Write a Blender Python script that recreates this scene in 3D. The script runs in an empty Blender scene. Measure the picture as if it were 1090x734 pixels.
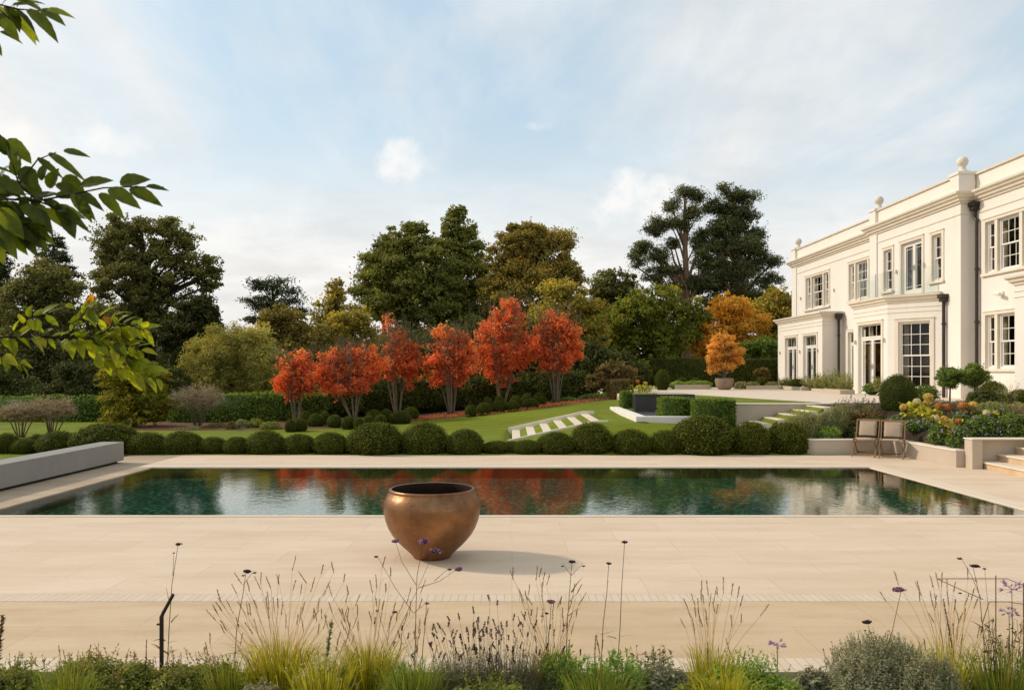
import bpy, math, random
import numpy as np
from mathutils import Vector
R = math.radians
rng = np.random.default_rng(7)
random.seed(7)
S = bpy.context.scene
COL = S.collection

# ---------------------------------------------------------------- camera
EYE, F, CX, HY = 2.2, 872.0, 545.0, 393.0
cam_d = bpy.data.cameras.new('camera')
cam = bpy.data.objects.new('camera', cam_d); COL.objects.link(cam)
cam.location = (0, 0, EYE); cam.rotation_euler = (R(90), 0, 0)
cam_d.sensor_width = 36; cam_d.lens = 36 * F / 1090
cam_d.shift_y = (HY - 367) / 1090
cam_d.dof.use_dof = True; cam_d.dof.focus_distance = 13; cam_d.dof.aperture_fstop = 8
cam_d.clip_start = 0.05; cam_d.clip_end = 3000
S.camera = cam

def at(px, py, Y):
    """survey helper: the point at distance Y that was sighted at a bearing of the site photograph"""
    return Vector(((px - CX) / F * Y, Y, EYE - (py - HY) / F * Y))

# ---------------------------------------------------------------- tags
def tag(o, label=None, cat=None, group=None, kind=None):
    if label: o['label'] = label
    if cat: o['category'] = cat
    if group: o['group'] = group
    if kind: o['kind'] = kind
    return o
def empty(name, loc=(0, 0, 0), label=None, cat=None, group=None):
    o = bpy.data.objects.new(name, None); COL.objects.link(o)
    o.location = loc; o.empty_display_size = .2
    return tag(o, label, cat, group)
def dup(o, parent=None, children=True):
    c = o.copy(); COL.objects.link(c)
    if parent is not None: c.parent = parent
    for ch in list(o.children):
        dup(ch, c)
    return c

# ---------------------------------------------------------------- materials
def new_mat(name):
    m = bpy.data.materials.new(name); m.use_nodes = True
    nt = m.node_tree; nt.nodes.clear()
    out = nt.nodes.new('ShaderNodeOutputMaterial')
    return m, nt, out
def N(nt, typ, **kw):
    n = nt.nodes.new(typ)
    for k, v in kw.items():
        if k in ('blend_type', 'data_type', 'noise_dimensions', 'feature', 'operation', 'distance', 'offset', 'attribute_name', 'bands_direction', 'wave_type', 'interpolation', 'sky_type', 'offset_frequency', 'squash_frequency', 'squash', 'normalize', 'clamp'):
            setattr(n, k, v)
        else:
            n.inputs[k].default_value = v
    return n
def L(nt, a, ao, b, bi):
    nt.links.new(a.outputs[ao], b.inputs[bi])
def rgba(c): return (c[0], c[1], c[2], 1)
def mixrgb(nt, fac, a, b, blend='MIX'):
    n = nt.nodes.new('ShaderNodeMix'); n.data_type = 'RGBA'; n.blend_type = blend
    def put(v, i):
        if isinstance(v, tuple) and len(v) == 2 and not isinstance(v[0], (int, float)): nt.links.new(v[0].outputs[v[1]], n.inputs[i])
        elif isinstance(v, (int, float)): n.inputs[i].default_value = v
        else: n.inputs[i].default_value = rgba(v)
    put(fac, 0); put(a, 6); put(b, 7)
    return (n, 2)
def ramp(nt, src, stops, interp='LINEAR'):
    r = nt.nodes.new('ShaderNodeValToRGB'); r.color_ramp.interpolation = interp
    e = r.color_ramp.elements
    while len(e) < len(stops): e.new(.5)
    for i, (p, c) in enumerate(stops):
        e[i].position = p; e[i].color = rgba(c) if isinstance(c, (tuple, list)) else (c, c, c, 1)
    nt.links.new(src[0].outputs[src[1]], r.inputs[0])
    return (r, 0)
def coords(nt, kind='Object', scale=(1, 1, 1), rot=(0, 0, 0)):
    tc = nt.nodes.new('ShaderNodeTexCoord'); mp = nt.nodes.new('ShaderNodeMapping')
    mp.inputs['Scale'].default_value = scale; mp.inputs['Rotation'].default_value = rot
    nt.links.new(tc.outputs[kind], mp.inputs[0])
    return (mp, 0)
def noise(nt, vec, scale, detail=4, rough=.6, out='Fac'):
    n = N(nt, 'ShaderNodeTexNoise', Scale=scale, Detail=detail, Roughness=rough)
    if vec: nt.links.new(vec[0].outputs[vec[1]], n.inputs['Vector'])
    return (n, out)
def bump(nt, h, strength, dist):
    b = N(nt, 'ShaderNodeBump', Strength=strength, Distance=dist)
    nt.links.new(h[0].outputs[h[1]], b.inputs['Height'])
    return (b, 0)
def principled(nt, out, color=None, rough=.6, spec=.4, metal=0, normal=None):
    p = N(nt, 'ShaderNodeBsdfPrincipled', Roughness=rough, Metallic=metal)
    p.inputs['Specular IOR Level'].default_value = spec
    if isinstance(color, tuple) and len(color) == 2: nt.links.new(color[0].outputs[color[1]], p.inputs['Base Color'])
    else: p.inputs['Base Color'].default_value = rgba(color)
    if normal: nt.links.new(normal[0].outputs[normal[1]], p.inputs['Normal'])
    if out: nt.links.new(p.outputs[0], out.inputs[0])
    return p

def mottled(name, c1, c2, scale=3, rough=.7, spec=.3, b=.0, bscale=60, metal=0, stretch=(1, 1, 1), streak=None):
    m, nt, out = new_mat(name)
    v = coords(nt, 'Object', stretch)
    n1 = noise(nt, v, scale, 6, .65)
    col = ramp(nt, n1, [(.3, c1), (.7, c2)])
    if streak:
        v2 = coords(nt, 'Object', (1.5, 1.5, .12))
        n3 = noise(nt, v2, 2.5, 5, .7)
        f = ramp(nt, n3, [(.55, 0.), (.8, streak[1])])
        col = mixrgb(nt, f, col, streak[0])
    nm = None
    if b:
        nm = bump(nt, noise(nt, coords(nt), bscale, 3), b, .01)
    principled(nt, out, col, rough, spec, metal, nm)
    return m

GAIN = 1.0
def leafmat(name, dark, light, alt=None, trans=.35, gloss=.25, vary=.25, clump=.6):
    """leaf colour from a per-leaf tint, a slow drift through the crown and the object's own random value"""
    m, nt, out = new_mat(name)
    w = (1.06 * GAIN, 1.0 * GAIN, .88 * GAIN) if GAIN > 1 else (1, 1, 1)
    dark, light, alt = [tuple(min(.85, q[i] * w[i]) for i in range(3)) if q else None for q in (dark, light, alt)]
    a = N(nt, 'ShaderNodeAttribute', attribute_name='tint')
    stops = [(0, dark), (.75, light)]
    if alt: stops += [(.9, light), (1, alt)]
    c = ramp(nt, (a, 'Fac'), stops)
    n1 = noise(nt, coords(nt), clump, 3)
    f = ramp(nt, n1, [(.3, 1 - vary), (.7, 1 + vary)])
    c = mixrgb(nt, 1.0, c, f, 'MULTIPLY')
    p = principled(nt, None, c, .6, gloss * .45)
    t = N(nt, 'ShaderNodeBsdfTranslucent')
    c2 = mixrgb(nt, 1.0, c, (1.35, 1.25, .5), 'MULTIPLY')
    nt.links.new(c2[0].outputs[c2[1]], t.inputs[0])
    mx = N(nt, 'ShaderNodeMixShader', Fac=trans)
    nt.links.new(p.outputs[0], mx.inputs[1]); nt.links.new(t.outputs[0], mx.inputs[2])
    nt.links.new(mx.outputs[0], out.inputs[0])
    return m

M = {}
GAIN = 1.75
M['box'] = leafmat('box_leaf', (.009, .013, .002), (.066, .076, .011), (.14, .145, .025), .15, .12, .25, 2)
M['yew'] = leafmat('yew_leaf', (.013, .018, .005), (.058, .070, .014), None, .12, .15, .25, 1.5)
M['laurel'] = leafmat('laurel_leaf', (.022, .045, .008), (.11, .16, .028), (.2, .2, .04), .3, .35, .3, .8)
GAIN = 2.15
M['oak'] = leafmat('oak_leaf', (.040, .043, .016), (.100, .098, .031), (.13, .10, .03), .25, .2, .35, .25)
M['darkwood'] = leafmat('wood_leaf', (.012, .015, .005), (.044, .046, .015), None, .15, .15, .4, .2)
M['plane'] = leafmat('plane_leaf', (.042, .050, .012), (.125, .13, .034), (.15, .12, .03), .3, .2, .4, .25)
M['olive'] = leafmat('autumn_oak_leaf', (.06, .054, .016), (.165, .135, .036), (.28, .15, .03), .35, .2, .4, .3)
M['conifer'] = leafmat('conifer_needle', (.012, .017, .009), (.042, .05, .022), None, .1, .15, .3, .3)
M['pine'] = leafmat('pine_needle', (.020, .025, .011), (.070, .078, .032), (.09, .10, .04), .15, .2, .35, .35)
M['willow'] = leafmat('pale_willow_leaf', (.08, .08, .022), (.235, .22, .07), (.36, .28, .09), .35, .2, .3, .3)
M['bright'] = leafmat('bright_green_leaf', (.028, .040, .007), (.135, .150, .026), (.30, .19, .03), .38, .25, .4, .35)
M['yellowgreen'] = leafmat('yellow_green_leaf', (.055, .055, .012), (.20, .17, .036), (.34, .19, .03), .4, .2, .35, .35)
GAIN = 1.0
M['red'] = leafmat('scarlet_leaf', (.54, .11, .05), (.94, .27, .105), (.94, .50, .19), .5, .25, .25, 1.2)
M['orange'] = leafmat('orange_leaf', (.48, .23, .05), (.80, .44, .11), (.84, .58, .18), .42, .2, .25, 1.)
M['gold'] = leafmat('gold_leaf', (.38, .20, .03), (.80, .45, .07), (.84, .58, .13), .42, .2, .35, .5)
GAIN = 1.7
M['shade'] = leafmat('shade_shrub_leaf', (.016, .022, .008), (.066, .076, .022), (.10, .10, .03), .2, .25, .3, .6)
GAIN = 1.25
M['maple'] = leafmat('maple_leaf', (.08, .085, .012), (.26, .24, .04), (.45, .17, .035), .45, .2, .3, .8)
M['silver'] = leafmat('silver_leaf', (.10, .11, .065), (.30, .30, .20), (.40, .40, .28), .25, .15, .2, 4)
M['lavender'] = leafmat('lavender_leaf', (.075, .075, .045), (.24, .23, .14), None, .25, .15, .25, 4)
GAIN = 2.1
M['herb'] = leafmat('herb_leaf', (.030, .040, .009), (.15, .165, .035), (.26, .20, .05), .35, .25, .35, 5)
M['spurge'] = leafmat('spurge_leaf', (.035, .06, .015), (.16, .24, .06), (.22, .30, .08), .4, .3, .25, 4)
M['sedum'] = leafmat('sedum_leaf', (.04, .07, .012), (.17, .24, .045), (.26, .28, .07), .35, .35, .25, 5)
M['greybush'] = leafmat('grey_green_leaf', (.05, .06, .028), (.17, .18, .085), (.22, .20, .11), .3, .2, .3, 2)
M['bronze'] = leafmat('bronze_leaf', (.03, .027, .012), (.115, .085, .035), (.17, .12, .06), .3, .2, .3, 2)
M['geranium'] = leafmat('geranium_leaf', (.02, .035, .009), (.09, .13, .03), (.14, .16, .04), .3, .25, .3, 2)
M['hydrangea'] = leafmat('hydrangea_leaf', (.07, .09, .012), (.27, .27, .035), (.42, .34, .05), .4, .3, .25, 2)
GAIN = 1.15
M['heather'] = leafmat('heather_leaf', (.09, .07, .045), (.22, .17, .11), (.26, .17, .14), .2, .15, .25, 2)
M['deadtwig'] = leafmat('grey_twig', (.09, .075, .045), (.20, .17, .105), None, .05, .15, .15, 2)
M['deadwood'] = leafmat('bare_twig', (.15, .115, .08), (.42, .33, .235), None, .05, .15, .15, 2)
GAIN = 1.2
M['grassblade'] = leafmat('grass_blade', (.13, .16, .015), (.50, .46, .06), (.62, .50, .12), .5, .25, .2, 4)
M['greenblade'] = leafmat('green_blade', (.06, .10, .015), (.26, .30, .06), (.42, .36, .12), .45, .3, .2, 4)
GAIN = 1.0
M['straw'] = leafmat('straw_stem', (.38, .25, .09), (.72, .52, .22), None, .4, .2, .1, 4)
M['seed'] = leafmat('seed_head', (.15, .09, .04), (.44, .29, .14), None, .3, .1, .2, 5)
M['verbstem'] = leafmat('verbena_stem', (.06, .065, .02), (.16, .15, .05), None, .1, .2, .2, 6)
M['verbena'] = leafmat('purple_floret', (.09, .035, .06), (.40, .20, .32), (.60, .38, .52), .3, .15, .2, 9)
M['darkhead'] = leafmat('dark_seedhead', (.02, .010, .014), (.085, .045, .055), None, .1, .1, .2, 9)
M['lavspike'] = leafmat('lavender_spike', (.035, .022, .030), (.13, .085, .10), None, .15, .1, .2, 9)
M['lilac'] = leafmat('lilac_petal', (.28, .17, .34), (.50, .34, .58), None, .35, .15, .1, 9)
M['blueflower'] = leafmat('blue_petal', (.20, .18, .34), (.36, .32, .55), None, .3, .15, .1, 9)
M['mophead_yellow'] = leafmat('mophead_yellow', (.45, .30, .07), (.78, .58, .18), None, .3, .1, .15, 9)
M['mophead_orange'] = leafmat('mophead_orange', (.40, .16, .05), (.66, .32, .12), None, .3, .1, .15, 9)
M['mophead_white'] = leafmat('mophead_cream', (.55, .50, .32), (.80, .74, .5), None, .3, .1, .1, 9)
M['fallen'] = leafmat('fallen_leaf', (.20, .05, .02), (.45, .13, .045), (.5, .25, .08), .15, .2, .25, 3)
M['bark'] = mottled('bark', (.035, .026, .018), (.085, .065, .045), 6, .9, .1, .6, 14, stretch=(1, 1, .25))
M['pinebark'] = mottled('pine_bark', (.16, .095, .06), (.30, .18, .11), 4, .9, .1, .6, 10, stretch=(1, 1, .3))
M['palebark'] = mottled('pale_bark', (.10, .075, .05), (.22, .17, .115), 6, .85, .15, .4, 20, stretch=(1, 1, .3))
M['twigdark'] = mottled('dark_twig', (.018, .012, .008), (.045, .03, .02), 12, .8, .2)

M['render'] = mottled('cream_render', (.77, .70, .62), (.81, .745, .665), .9, .8, .2, .12, 90, streak=((.66, .56, .44), .42))
M['render2'] = mottled('garden_wall_render', (.46, .375, .285), (.53, .44, .34), 1.2, .8, .2, .15, 80, streak=((.50, .42, .32), .5))
M['trim'] = mottled('stone_trim', (.70, .61, .49), (.765, .675, .555), 2.2, .75, .25, .1, 70, streak=((.50, .41, .30), .5))
M['paint'] = mottled('white_window_paint', (.80, .75, .67), (.84, .79, .71), 4, .4, .4)
M['iron'] = mottled('black_iron', (.022, .014, .009), (.045, .030, .020), 6, .45, .4)
M['lead'] = mottled('lead_roof', (.16, .15, .14), (.22, .21, .20), 2, .6, .3)
M['curtain'] = mottled('curtain_cloth', (.50, .43, .33), (.60, .53, .42), 4, .9, .1)
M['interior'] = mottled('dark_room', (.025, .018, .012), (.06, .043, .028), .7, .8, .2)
M['steel'] = mottled('steel', (.45, .45, .44), (.55, .55, .54), 5, .3, .5, metal=1)
M['greywall'] = mottled('grey_concrete', (.26, .235, .205), (.315, .285, .25), 1.6, .75, .25, .12, 60)
M['slate'] = mottled('dark_slate', (.030, .027, .024), (.05, .045, .04), 2, .35, .5)
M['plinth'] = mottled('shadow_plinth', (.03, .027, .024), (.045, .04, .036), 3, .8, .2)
M['teak'] = mottled('weathered_teak', (.19, .10, .048), (.31, .18, .09), 5, .65, .3, .2, 40, stretch=(1, 1, .2))
M['sling'] = mottled('taupe_sling', (.36, .265, .185), (.43, .325, .235), 30, .85, .15, .3, 300)
M['rust'] = mottled('rusty_rod', (.11, .055, .03), (.20, .10, .05), 12, .8, .2)
M['soil'] = mottled('soil', (.028, .019, .012), (.065, .045, .028), 5, .95, .1, .8, 14)
M['bark_mulch'] = mottled('bark_mulch', (.09, .05, .028), (.20, .10, .055), 6, .95, .1, .8, 18)
M['gravel'] = mottled('pale_gravel', (.36, .29, .21), (.52, .43, .33), 30, .9, .1, .5, 60)

def glass_mat():
    m, nt, out = new_mat('window_glass')
    lw = nt.nodes.new('ShaderNodeLayerWeight'); lw.inputs[0].default_value = .5
    pw = nt.nodes.new('ShaderNodeMath'); pw.operation = 'POWER'; pw.inputs[1].default_value = 4.0; nt.links.new(lw.outputs[1], pw.inputs[0])
    ma = nt.nodes.new('ShaderNodeMath'); ma.operation = 'MULTIPLY_ADD'; ma.inputs[1].default_value = .85; ma.inputs[2].default_value = .03; nt.links.new(pw.outputs[0], ma.inputs[0]); lw = ma
    g = N(nt, 'ShaderNodeBsdfGlossy', Roughness=.02); g.inputs[0].default_value = (.9, .9, .9, 1)
    t = N(nt, 'ShaderNodeBsdfTransparent'); t.inputs[0].default_value = (.82, .82, .78, 1)
    mx = N(nt, 'ShaderNodeMixShader')
    L(nt, lw, 0, mx, 0); L(nt, t, 0, mx, 1); L(nt, g, 0, mx, 2); L(nt, mx, 0, out, 0)
    return m
M['glass'] = glass_mat()
def clear_glass():
    m, nt, out = new_mat('balustrade_glass')
    lw = nt.nodes.new('ShaderNodeLayerWeight'); lw.inputs[0].default_value = .5
    pw = nt.nodes.new('ShaderNodeMath'); pw.operation = 'POWER'; pw.inputs[1].default_value = 4.0; nt.links.new(lw.outputs[1], pw.inputs[0])
    ma = nt.nodes.new('ShaderNodeMath'); ma.operation = 'MULTIPLY_ADD'; ma.inputs[1].default_value = .14; ma.inputs[2].default_value = .02; nt.links.new(pw.outputs[0], ma.inputs[0]); lw = ma
    g = N(nt, 'ShaderNodeBsdfGlossy', Roughness=.03); g.inputs[0].default_value = (.9, .95, .93, 1)
    t = N(nt, 'ShaderNodeBsdfTransparent'); t.inputs[0].default_value = (.95, .965, .955, 1)
    mx = N(nt, 'ShaderNodeMixShader')
    L(nt, lw, 0, mx, 0); L(nt, t, 0, mx, 1); L(nt, g, 0, mx, 2); L(nt, mx, 0, out, 0)
    return m
M['clear'] = clear_glass()

def copper():
    m, nt, out = new_mat('aged_copper')
    v = coords(nt)
    n1 = noise(nt, v, 2.2, 8, .7)
    c = ramp(nt, n1, [(.28, (.12, .055, .026)), (.5, (.255, .125, .058)), (.72, (.38, .20, .09))])
    n2 = noise(nt, coords(nt, 'Object', (1, 1, 3.5)), 5, 8, .75)
    spot = ramp(nt, n2, [(.63, 0.), (.68, .75)])
    c = mixrgb(nt, spot, c, (.10, .045, .018))
    r = ramp(nt, n1, [(.3, .46), (.7, .30)])
    nm = bump(nt, noise(nt, v, 9, 6), .25, .02)
    p = principled(nt, out, c, .42, .4, .85, nm)
    nt.links.new(r[0].outputs[0], p.inputs['Roughness'])
    return m
M['copper'] = copper()
M['stoneware'] = mottled('brown_stoneware', (.20, .135, .095), (.29, .205, .15), 3, .6, .3)
M['copper_in'] = mottled('dark_copper', (.025, .014, .009), (.055, .03, .018), 4, .7, .2, metal=.3)

def paving(name, ca, cb, cc, bw, rh, mort, off=.5, stain=.5, joint=(.50, .38, .26), rot=0, jf=1.0, rough=.75):
    m, nt, out = new_mat(name)
    v = coords(nt, 'Object', (1, 1, 1), (0, 0, rot))
    b = N(nt, 'ShaderNodeTexBrick', offset=off, Scale=1.0)
    b.inputs['Color1'].default_value = rgba(ca); b.inputs['Color2'].default_value = rgba(cb); b.inputs['Mortar'].default_value = rgba(joint)
    b.inputs['Mortar Size'].default_value = mort; b.inputs['Mortar Smooth'].default_value = .4
    b.inputs['Brick Width'].default_value = bw; b.inputs['Row Height'].default_value = rh
    nt.links.new(v[0].outputs[0], b.inputs['Vector'])
    n1 = noise(nt, coords(nt, 'Object', (.45, 1.6, 1)), 1.4, 7, .68)
    f = ramp(nt, n1, [(.42, 0.), (.72, stain)])
    c = mixrgb(nt, f, (b, 'Color'), cc)
    n2 = noise(nt, coords(nt, 'Object', (3, 8, 1)), 9, 5, .7)
    g = ramp(nt, n2, [(.25, .90), (.75, 1.07)])
    c = mixrgb(nt, 1.0, c, g, 'MULTIPLY')
    n3 = noise(nt, coords(nt), 38, 2, .5)
    sp = ramp(nt, n3, [(.68, 0.), (.78, .22)])
    c = mixrgb(nt, sp, c, (.30, .21, .13))
    nb = bump(nt, noise(nt, coords(nt), 55, 4), .12, .006)
    principled(nt, out, c, rough, .25, 0, nb)
    return m
M['paving'] = paving('sandstone_paving', (.66, .50, .355), (.715, .555, .405), (.55, .385, .24), 1.35, .62, .0032, stain=.6, joint=(.47, .35, .245))
M['paving2'] = paving('ochre_paving', (.575, .412, .25), (.62, .452, .287), (.45, .30, .165), 1.6, .78, .0030, stain=.75, joint=(.42, .30, .185))
M['soldier'] = paving('soldier_course', (.63, .495, .36), (.68, .54, .40), (.56, .41, .27), .074, .4, .0032, 0, .3, (.40, .29, .19))
M['leftdeck'] = paving('shaded_paving', (.44, .32, .215), (.50, .37, .25), (.32, .22, .14), .9, .6, .003, stain=.7, joint=(.28, .2, .13))  # darker copy of the paving: shade on the left deck put into the colour
M['coping'] = paving('pool_coping', (.68, .55, .42), (.70, .57, .435), (.60, .46, .33), 1.2, 3, .0022, 0, .35)
M['terrace'] = paving('terrace_paving', (.68, .56, .44), (.71, .59, .465), (.58, .46, .33), .9, .6, .0025, stain=.3)
M['stepstone'] = paving('step_stone', (.72, .60, .46), (.76, .64, .50), (.56, .43, .28), 1.3, 5, .003, 0, .5)

def lawn_mat():
    m, nt, out = new_mat('lawn_grass')
    v = coords(nt)
    n1 = noise(nt, v, 60, 5, .75)
    c = ramp(nt, n1, [(.25, (.090, .125, .006)), (.75, (.265, .29, .018))])
    n2 = noise(nt, v, .5, 5, .6)
    f = ramp(nt, n2, [(.3, .78), (.7, 1.18)])
    c = mixrgb(nt, 1.0, c, f, 'MULTIPLY')
    # mower stripes, wandering with a slow noise
    w = N(nt, 'ShaderNodeTexWave', wave_type='BANDS', bands_direction='Y', Scale=.36, Distortion=3.2, Detail=1.5)
    w.inputs['Detail Scale'].default_value = .35
    nt.links.new(v[0].outputs[0], w.inputs['Vector'])
    f2 = ramp(nt, (w, 'Fac'), [(.25, .93), (.75, 1.06)])
    c = mixrgb(nt, 1.0, c, f2, 'MULTIPLY')
    nm = bump(nt, noise(nt, v, 90, 3), .7, .04)
    principled(nt, out, c, .8, .15, 0, nm)
    return m
M['lawn'] = lawn_mat()

def mosaic():
    m, nt, out = new_mat('pool_mosaic')
    vo = N(nt, 'ShaderNodeTexVoronoi', Scale=19, Randomness=.5)
    v = coords(nt)
    nt.links.new(v[0].outputs[0], vo.inputs['Vector'])
    sep = N(nt, 'ShaderNodeSeparateColor'); L(nt, vo, 'Color', sep, 0)
    c = ramp(nt, (sep, 0), [(0, (.03, .17, .105)), (.5, (.055, .28, .185)), (.68, (.12, .44, .31)), (.76, (.40, .70, .53)), (.88, (.7, .88, .72)), (.95, (1., 1., .92))], 'CONSTANT')
    n1 = noise(nt, v, .8, 4)
    f = ramp(nt, n1, [(.3, .7), (.7, 1.3)])
    c = mixrgb(nt, 1.0, c, f, 'MULTIPLY')
    principled(nt, out, c, .3, .4)
    return m
M['mosaic'] = mosaic()
def water():
    m, nt, out = new_mat('pool_water')
    fr = N(nt, 'ShaderNodeFresnel', IOR=1.5)
    g = N(nt, 'ShaderNodeBsdfGlossy', Roughness=.025); g.inputs[0].default_value = (1, .97, .92, 1)
    t = N(nt, 'ShaderNodeBsdfTransparent'); t.inputs[0].default_value = (.62, .83, .74, 1)
    mx = N(nt, 'ShaderNodeMixShader')
    h1 = noise(nt, coords(nt, 'Object', (1, 1, 1)), 9, 3, .55)
    h2 = noise(nt, coords(nt, 'Object', (1, .6, 1)), 1.6, 2, .5)
    b1 = N(nt, 'ShaderNodeBump', Strength=.13, Distance=.012); L(nt, h1[0], 'Fac', b1, 'Height')
    b2 = N(nt, 'ShaderNodeBump', Strength=.11, Distance=.03); L(nt, h2[0], 'Fac', b2, 'Height')
    L(nt, b2, 0, b1, 'Normal')
    # constant southward lean added to the ripple normals, lifting reflections to higher sky
    va = nt.nodes.new('ShaderNodeVectorMath'); va.operation = 'ADD'; va.inputs[1].default_value = (0, -.0135, 0); L(nt, b1, 0, va, 0)
    vn = nt.nodes.new('ShaderNodeVectorMath'); vn.operation = 'NORMALIZE'; L(nt, va, 0, vn, 0)
    L(nt, vn, 0, g, 'Normal'); L(nt, vn, 0, fr, 'Normal')
    mu = nt.nodes.new('ShaderNodeMath'); mu.operation = 'MULTIPLY'; mu.use_clamp = True; mu.inputs[1].default_value = 1.32; L(nt, fr, 0, mu, 0)
    L(nt, mu, 0, mx, 0); L(nt, t, 0, mx, 1); L(nt, g, 0, mx, 2); L(nt, mx, 0, out, 0)
    return m
M['water'] = water()

# ---------------------------------------------------------------- mesh helpers
class Geo:
    def __init__(s): s.v = []; s.f = []; s.mi = []; s.cur = 0
    def add(s, vs, fs):
        b = len(s.v); s.v += [tuple(v) for v in vs]
        for f in fs: s.f.append(tuple(b + i for i in f)); s.mi.append(s.cur)
        return s
    def box(s, p0, p1, T=None):
        (x0, y0, z0), (x1, y1, z1) = p0, p1
        vs = [(x0, y0, z0), (x1, y0, z0), (x1, y1, z0), (x0, y1, z0), (x0, y0, z1), (x1, y0, z1), (x1, y1, z1), (x0, y1, z1)]
        if T: vs = [T(*v) for v in vs]
        return s.add(vs, [(0, 3, 2, 1), (4, 5, 6, 7), (0, 1, 5, 4), (1, 2, 6, 5), (2, 3, 7, 6), (3, 0, 4, 7)])
    def prism(s, poly, z0, z1):
        n = len(poly)
        vs = [(x, y, z0) for x, y in poly] + [(x, y, z1) for x, y in poly]
        return s.add(vs, [tuple(range(n - 1, -1, -1)), tuple(range(n, 2 * n))] + [(i, (i + 1) % n, n + (i + 1) % n, n + i) for i in range(n)])
    def tube(s, pts, radii, n=8, cap=True):
        pts = [Vector(p) for p in pts]
        if not hasattr(radii, '__len__'): radii = [radii] * len(pts)
        vs = []; ref = None
        for i, p in enumerate(pts):
            d = (pts[min(i + 1, len(pts) - 1)] - pts[max(i - 1, 0)]).normalized()
            if ref is None: ref = d.orthogonal().normalized()
            a = (ref - d * ref.dot(d)); a = a.normalized() if a.length > 1e-6 else d.orthogonal().normalized()
            ref = a; b = d.cross(a)
            for k in range(n):
                t = 2 * math.pi * k / n
                vs.append(p + (a * math.cos(t) + b * math.sin(t)) * radii[i])
        fs = [(i * n + k, i * n + (k + 1) % n, (i + 1) * n + (k + 1) % n, (i + 1) * n + k) for i in range(len(pts) - 1) for k in range(n)]
        if cap: fs += [tuple(range(n - 1, -1, -1)), tuple((len(pts) - 1) * n + k for k in range(n))]
        return s.add(vs, fs)
    def lathe(s, prof, c=(0, 0, 0), n=48):
        vs = []
        for r, z in prof:
            for k in range(n):
                t = 2 * math.pi * k / n; vs.append((c[0] + r * math.cos(t), c[1] + r * math.sin(t), c[2] + z))
        m = len(prof)
        fs = [(i * n + k, i * n + (k + 1) % n, (i + 1) * n + (k + 1) % n, (i + 1) * n + k) for i in range(m - 1) for k in range(n)]
        fs += [tuple(range(n - 1, -1, -1)), tuple((m - 1) * n + k for k in range(n))]
        return s.add(vs, fs)
    def build(s, name, mat, parent=None, smooth=False, bevel=0, kind=None):
        me = bpy.data.meshes.new(name); me.from_pydata(s.v, [], s.f)
        mats = mat if isinstance(mat, (list, tuple)) else [mat]
        for m in mats: me.materials.append(m)
        if len(mats) > 1: me.polygons.foreach_set('material_index', s.mi)
        if smooth: me.polygons.foreach_set('use_smooth', [True] * len(me.polygons))
        me.update()
        o = bpy.data.objects.new(name, me); COL.objects.link(o)
        if parent is not None: o.parent = parent
        if bevel:
            b = o.modifiers.new('soft_edge', 'BEVEL'); b.width = bevel; b.segments = 2; b.limit_method = 'ANGLE'; b.angle_limit = R(40)
        if kind: o['kind'] = kind
        return o

def sweep(path, prof, g, z0=0):
    """closed profile (outset, z) carried along a plan path with mitred corners; outward = left of travel"""
    n = len(path); P = [Vector((x, y)) for x, y in path]; ms = []
    for i in range(n):
        ns = []
        if i > 0: d = (P[i] - P[i - 1]).normalized(); ns.append(Vector((-d.y, d.x)))
        if i < n - 1: d = (P[i + 1] - P[i]).normalized(); ns.append(Vector((-d.y, d.x)))
        if len(ns) == 2: m = (ns[0] + ns[1]) / (1 + ns[0].dot(ns[1]))
        else: m = ns[0]
        ms.append(m)
    k = len(prof); vs = []
    for i in range(n):
        for o, z in prof: vs.append((P[i].x + ms[i].x * o, P[i].y + ms[i].y * o, z + z0))
    fs = [(i * k + j, (i + 1) * k + j, (i + 1) * k + (j + 1) % k, i * k + (j + 1) % k) for i in range(n - 1) for j in range(k)]
    fs += [tuple(range(k)), tuple((n - 1) * k + j for j in range(k - 1, -1, -1))]
    return g.add(vs, fs)

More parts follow.
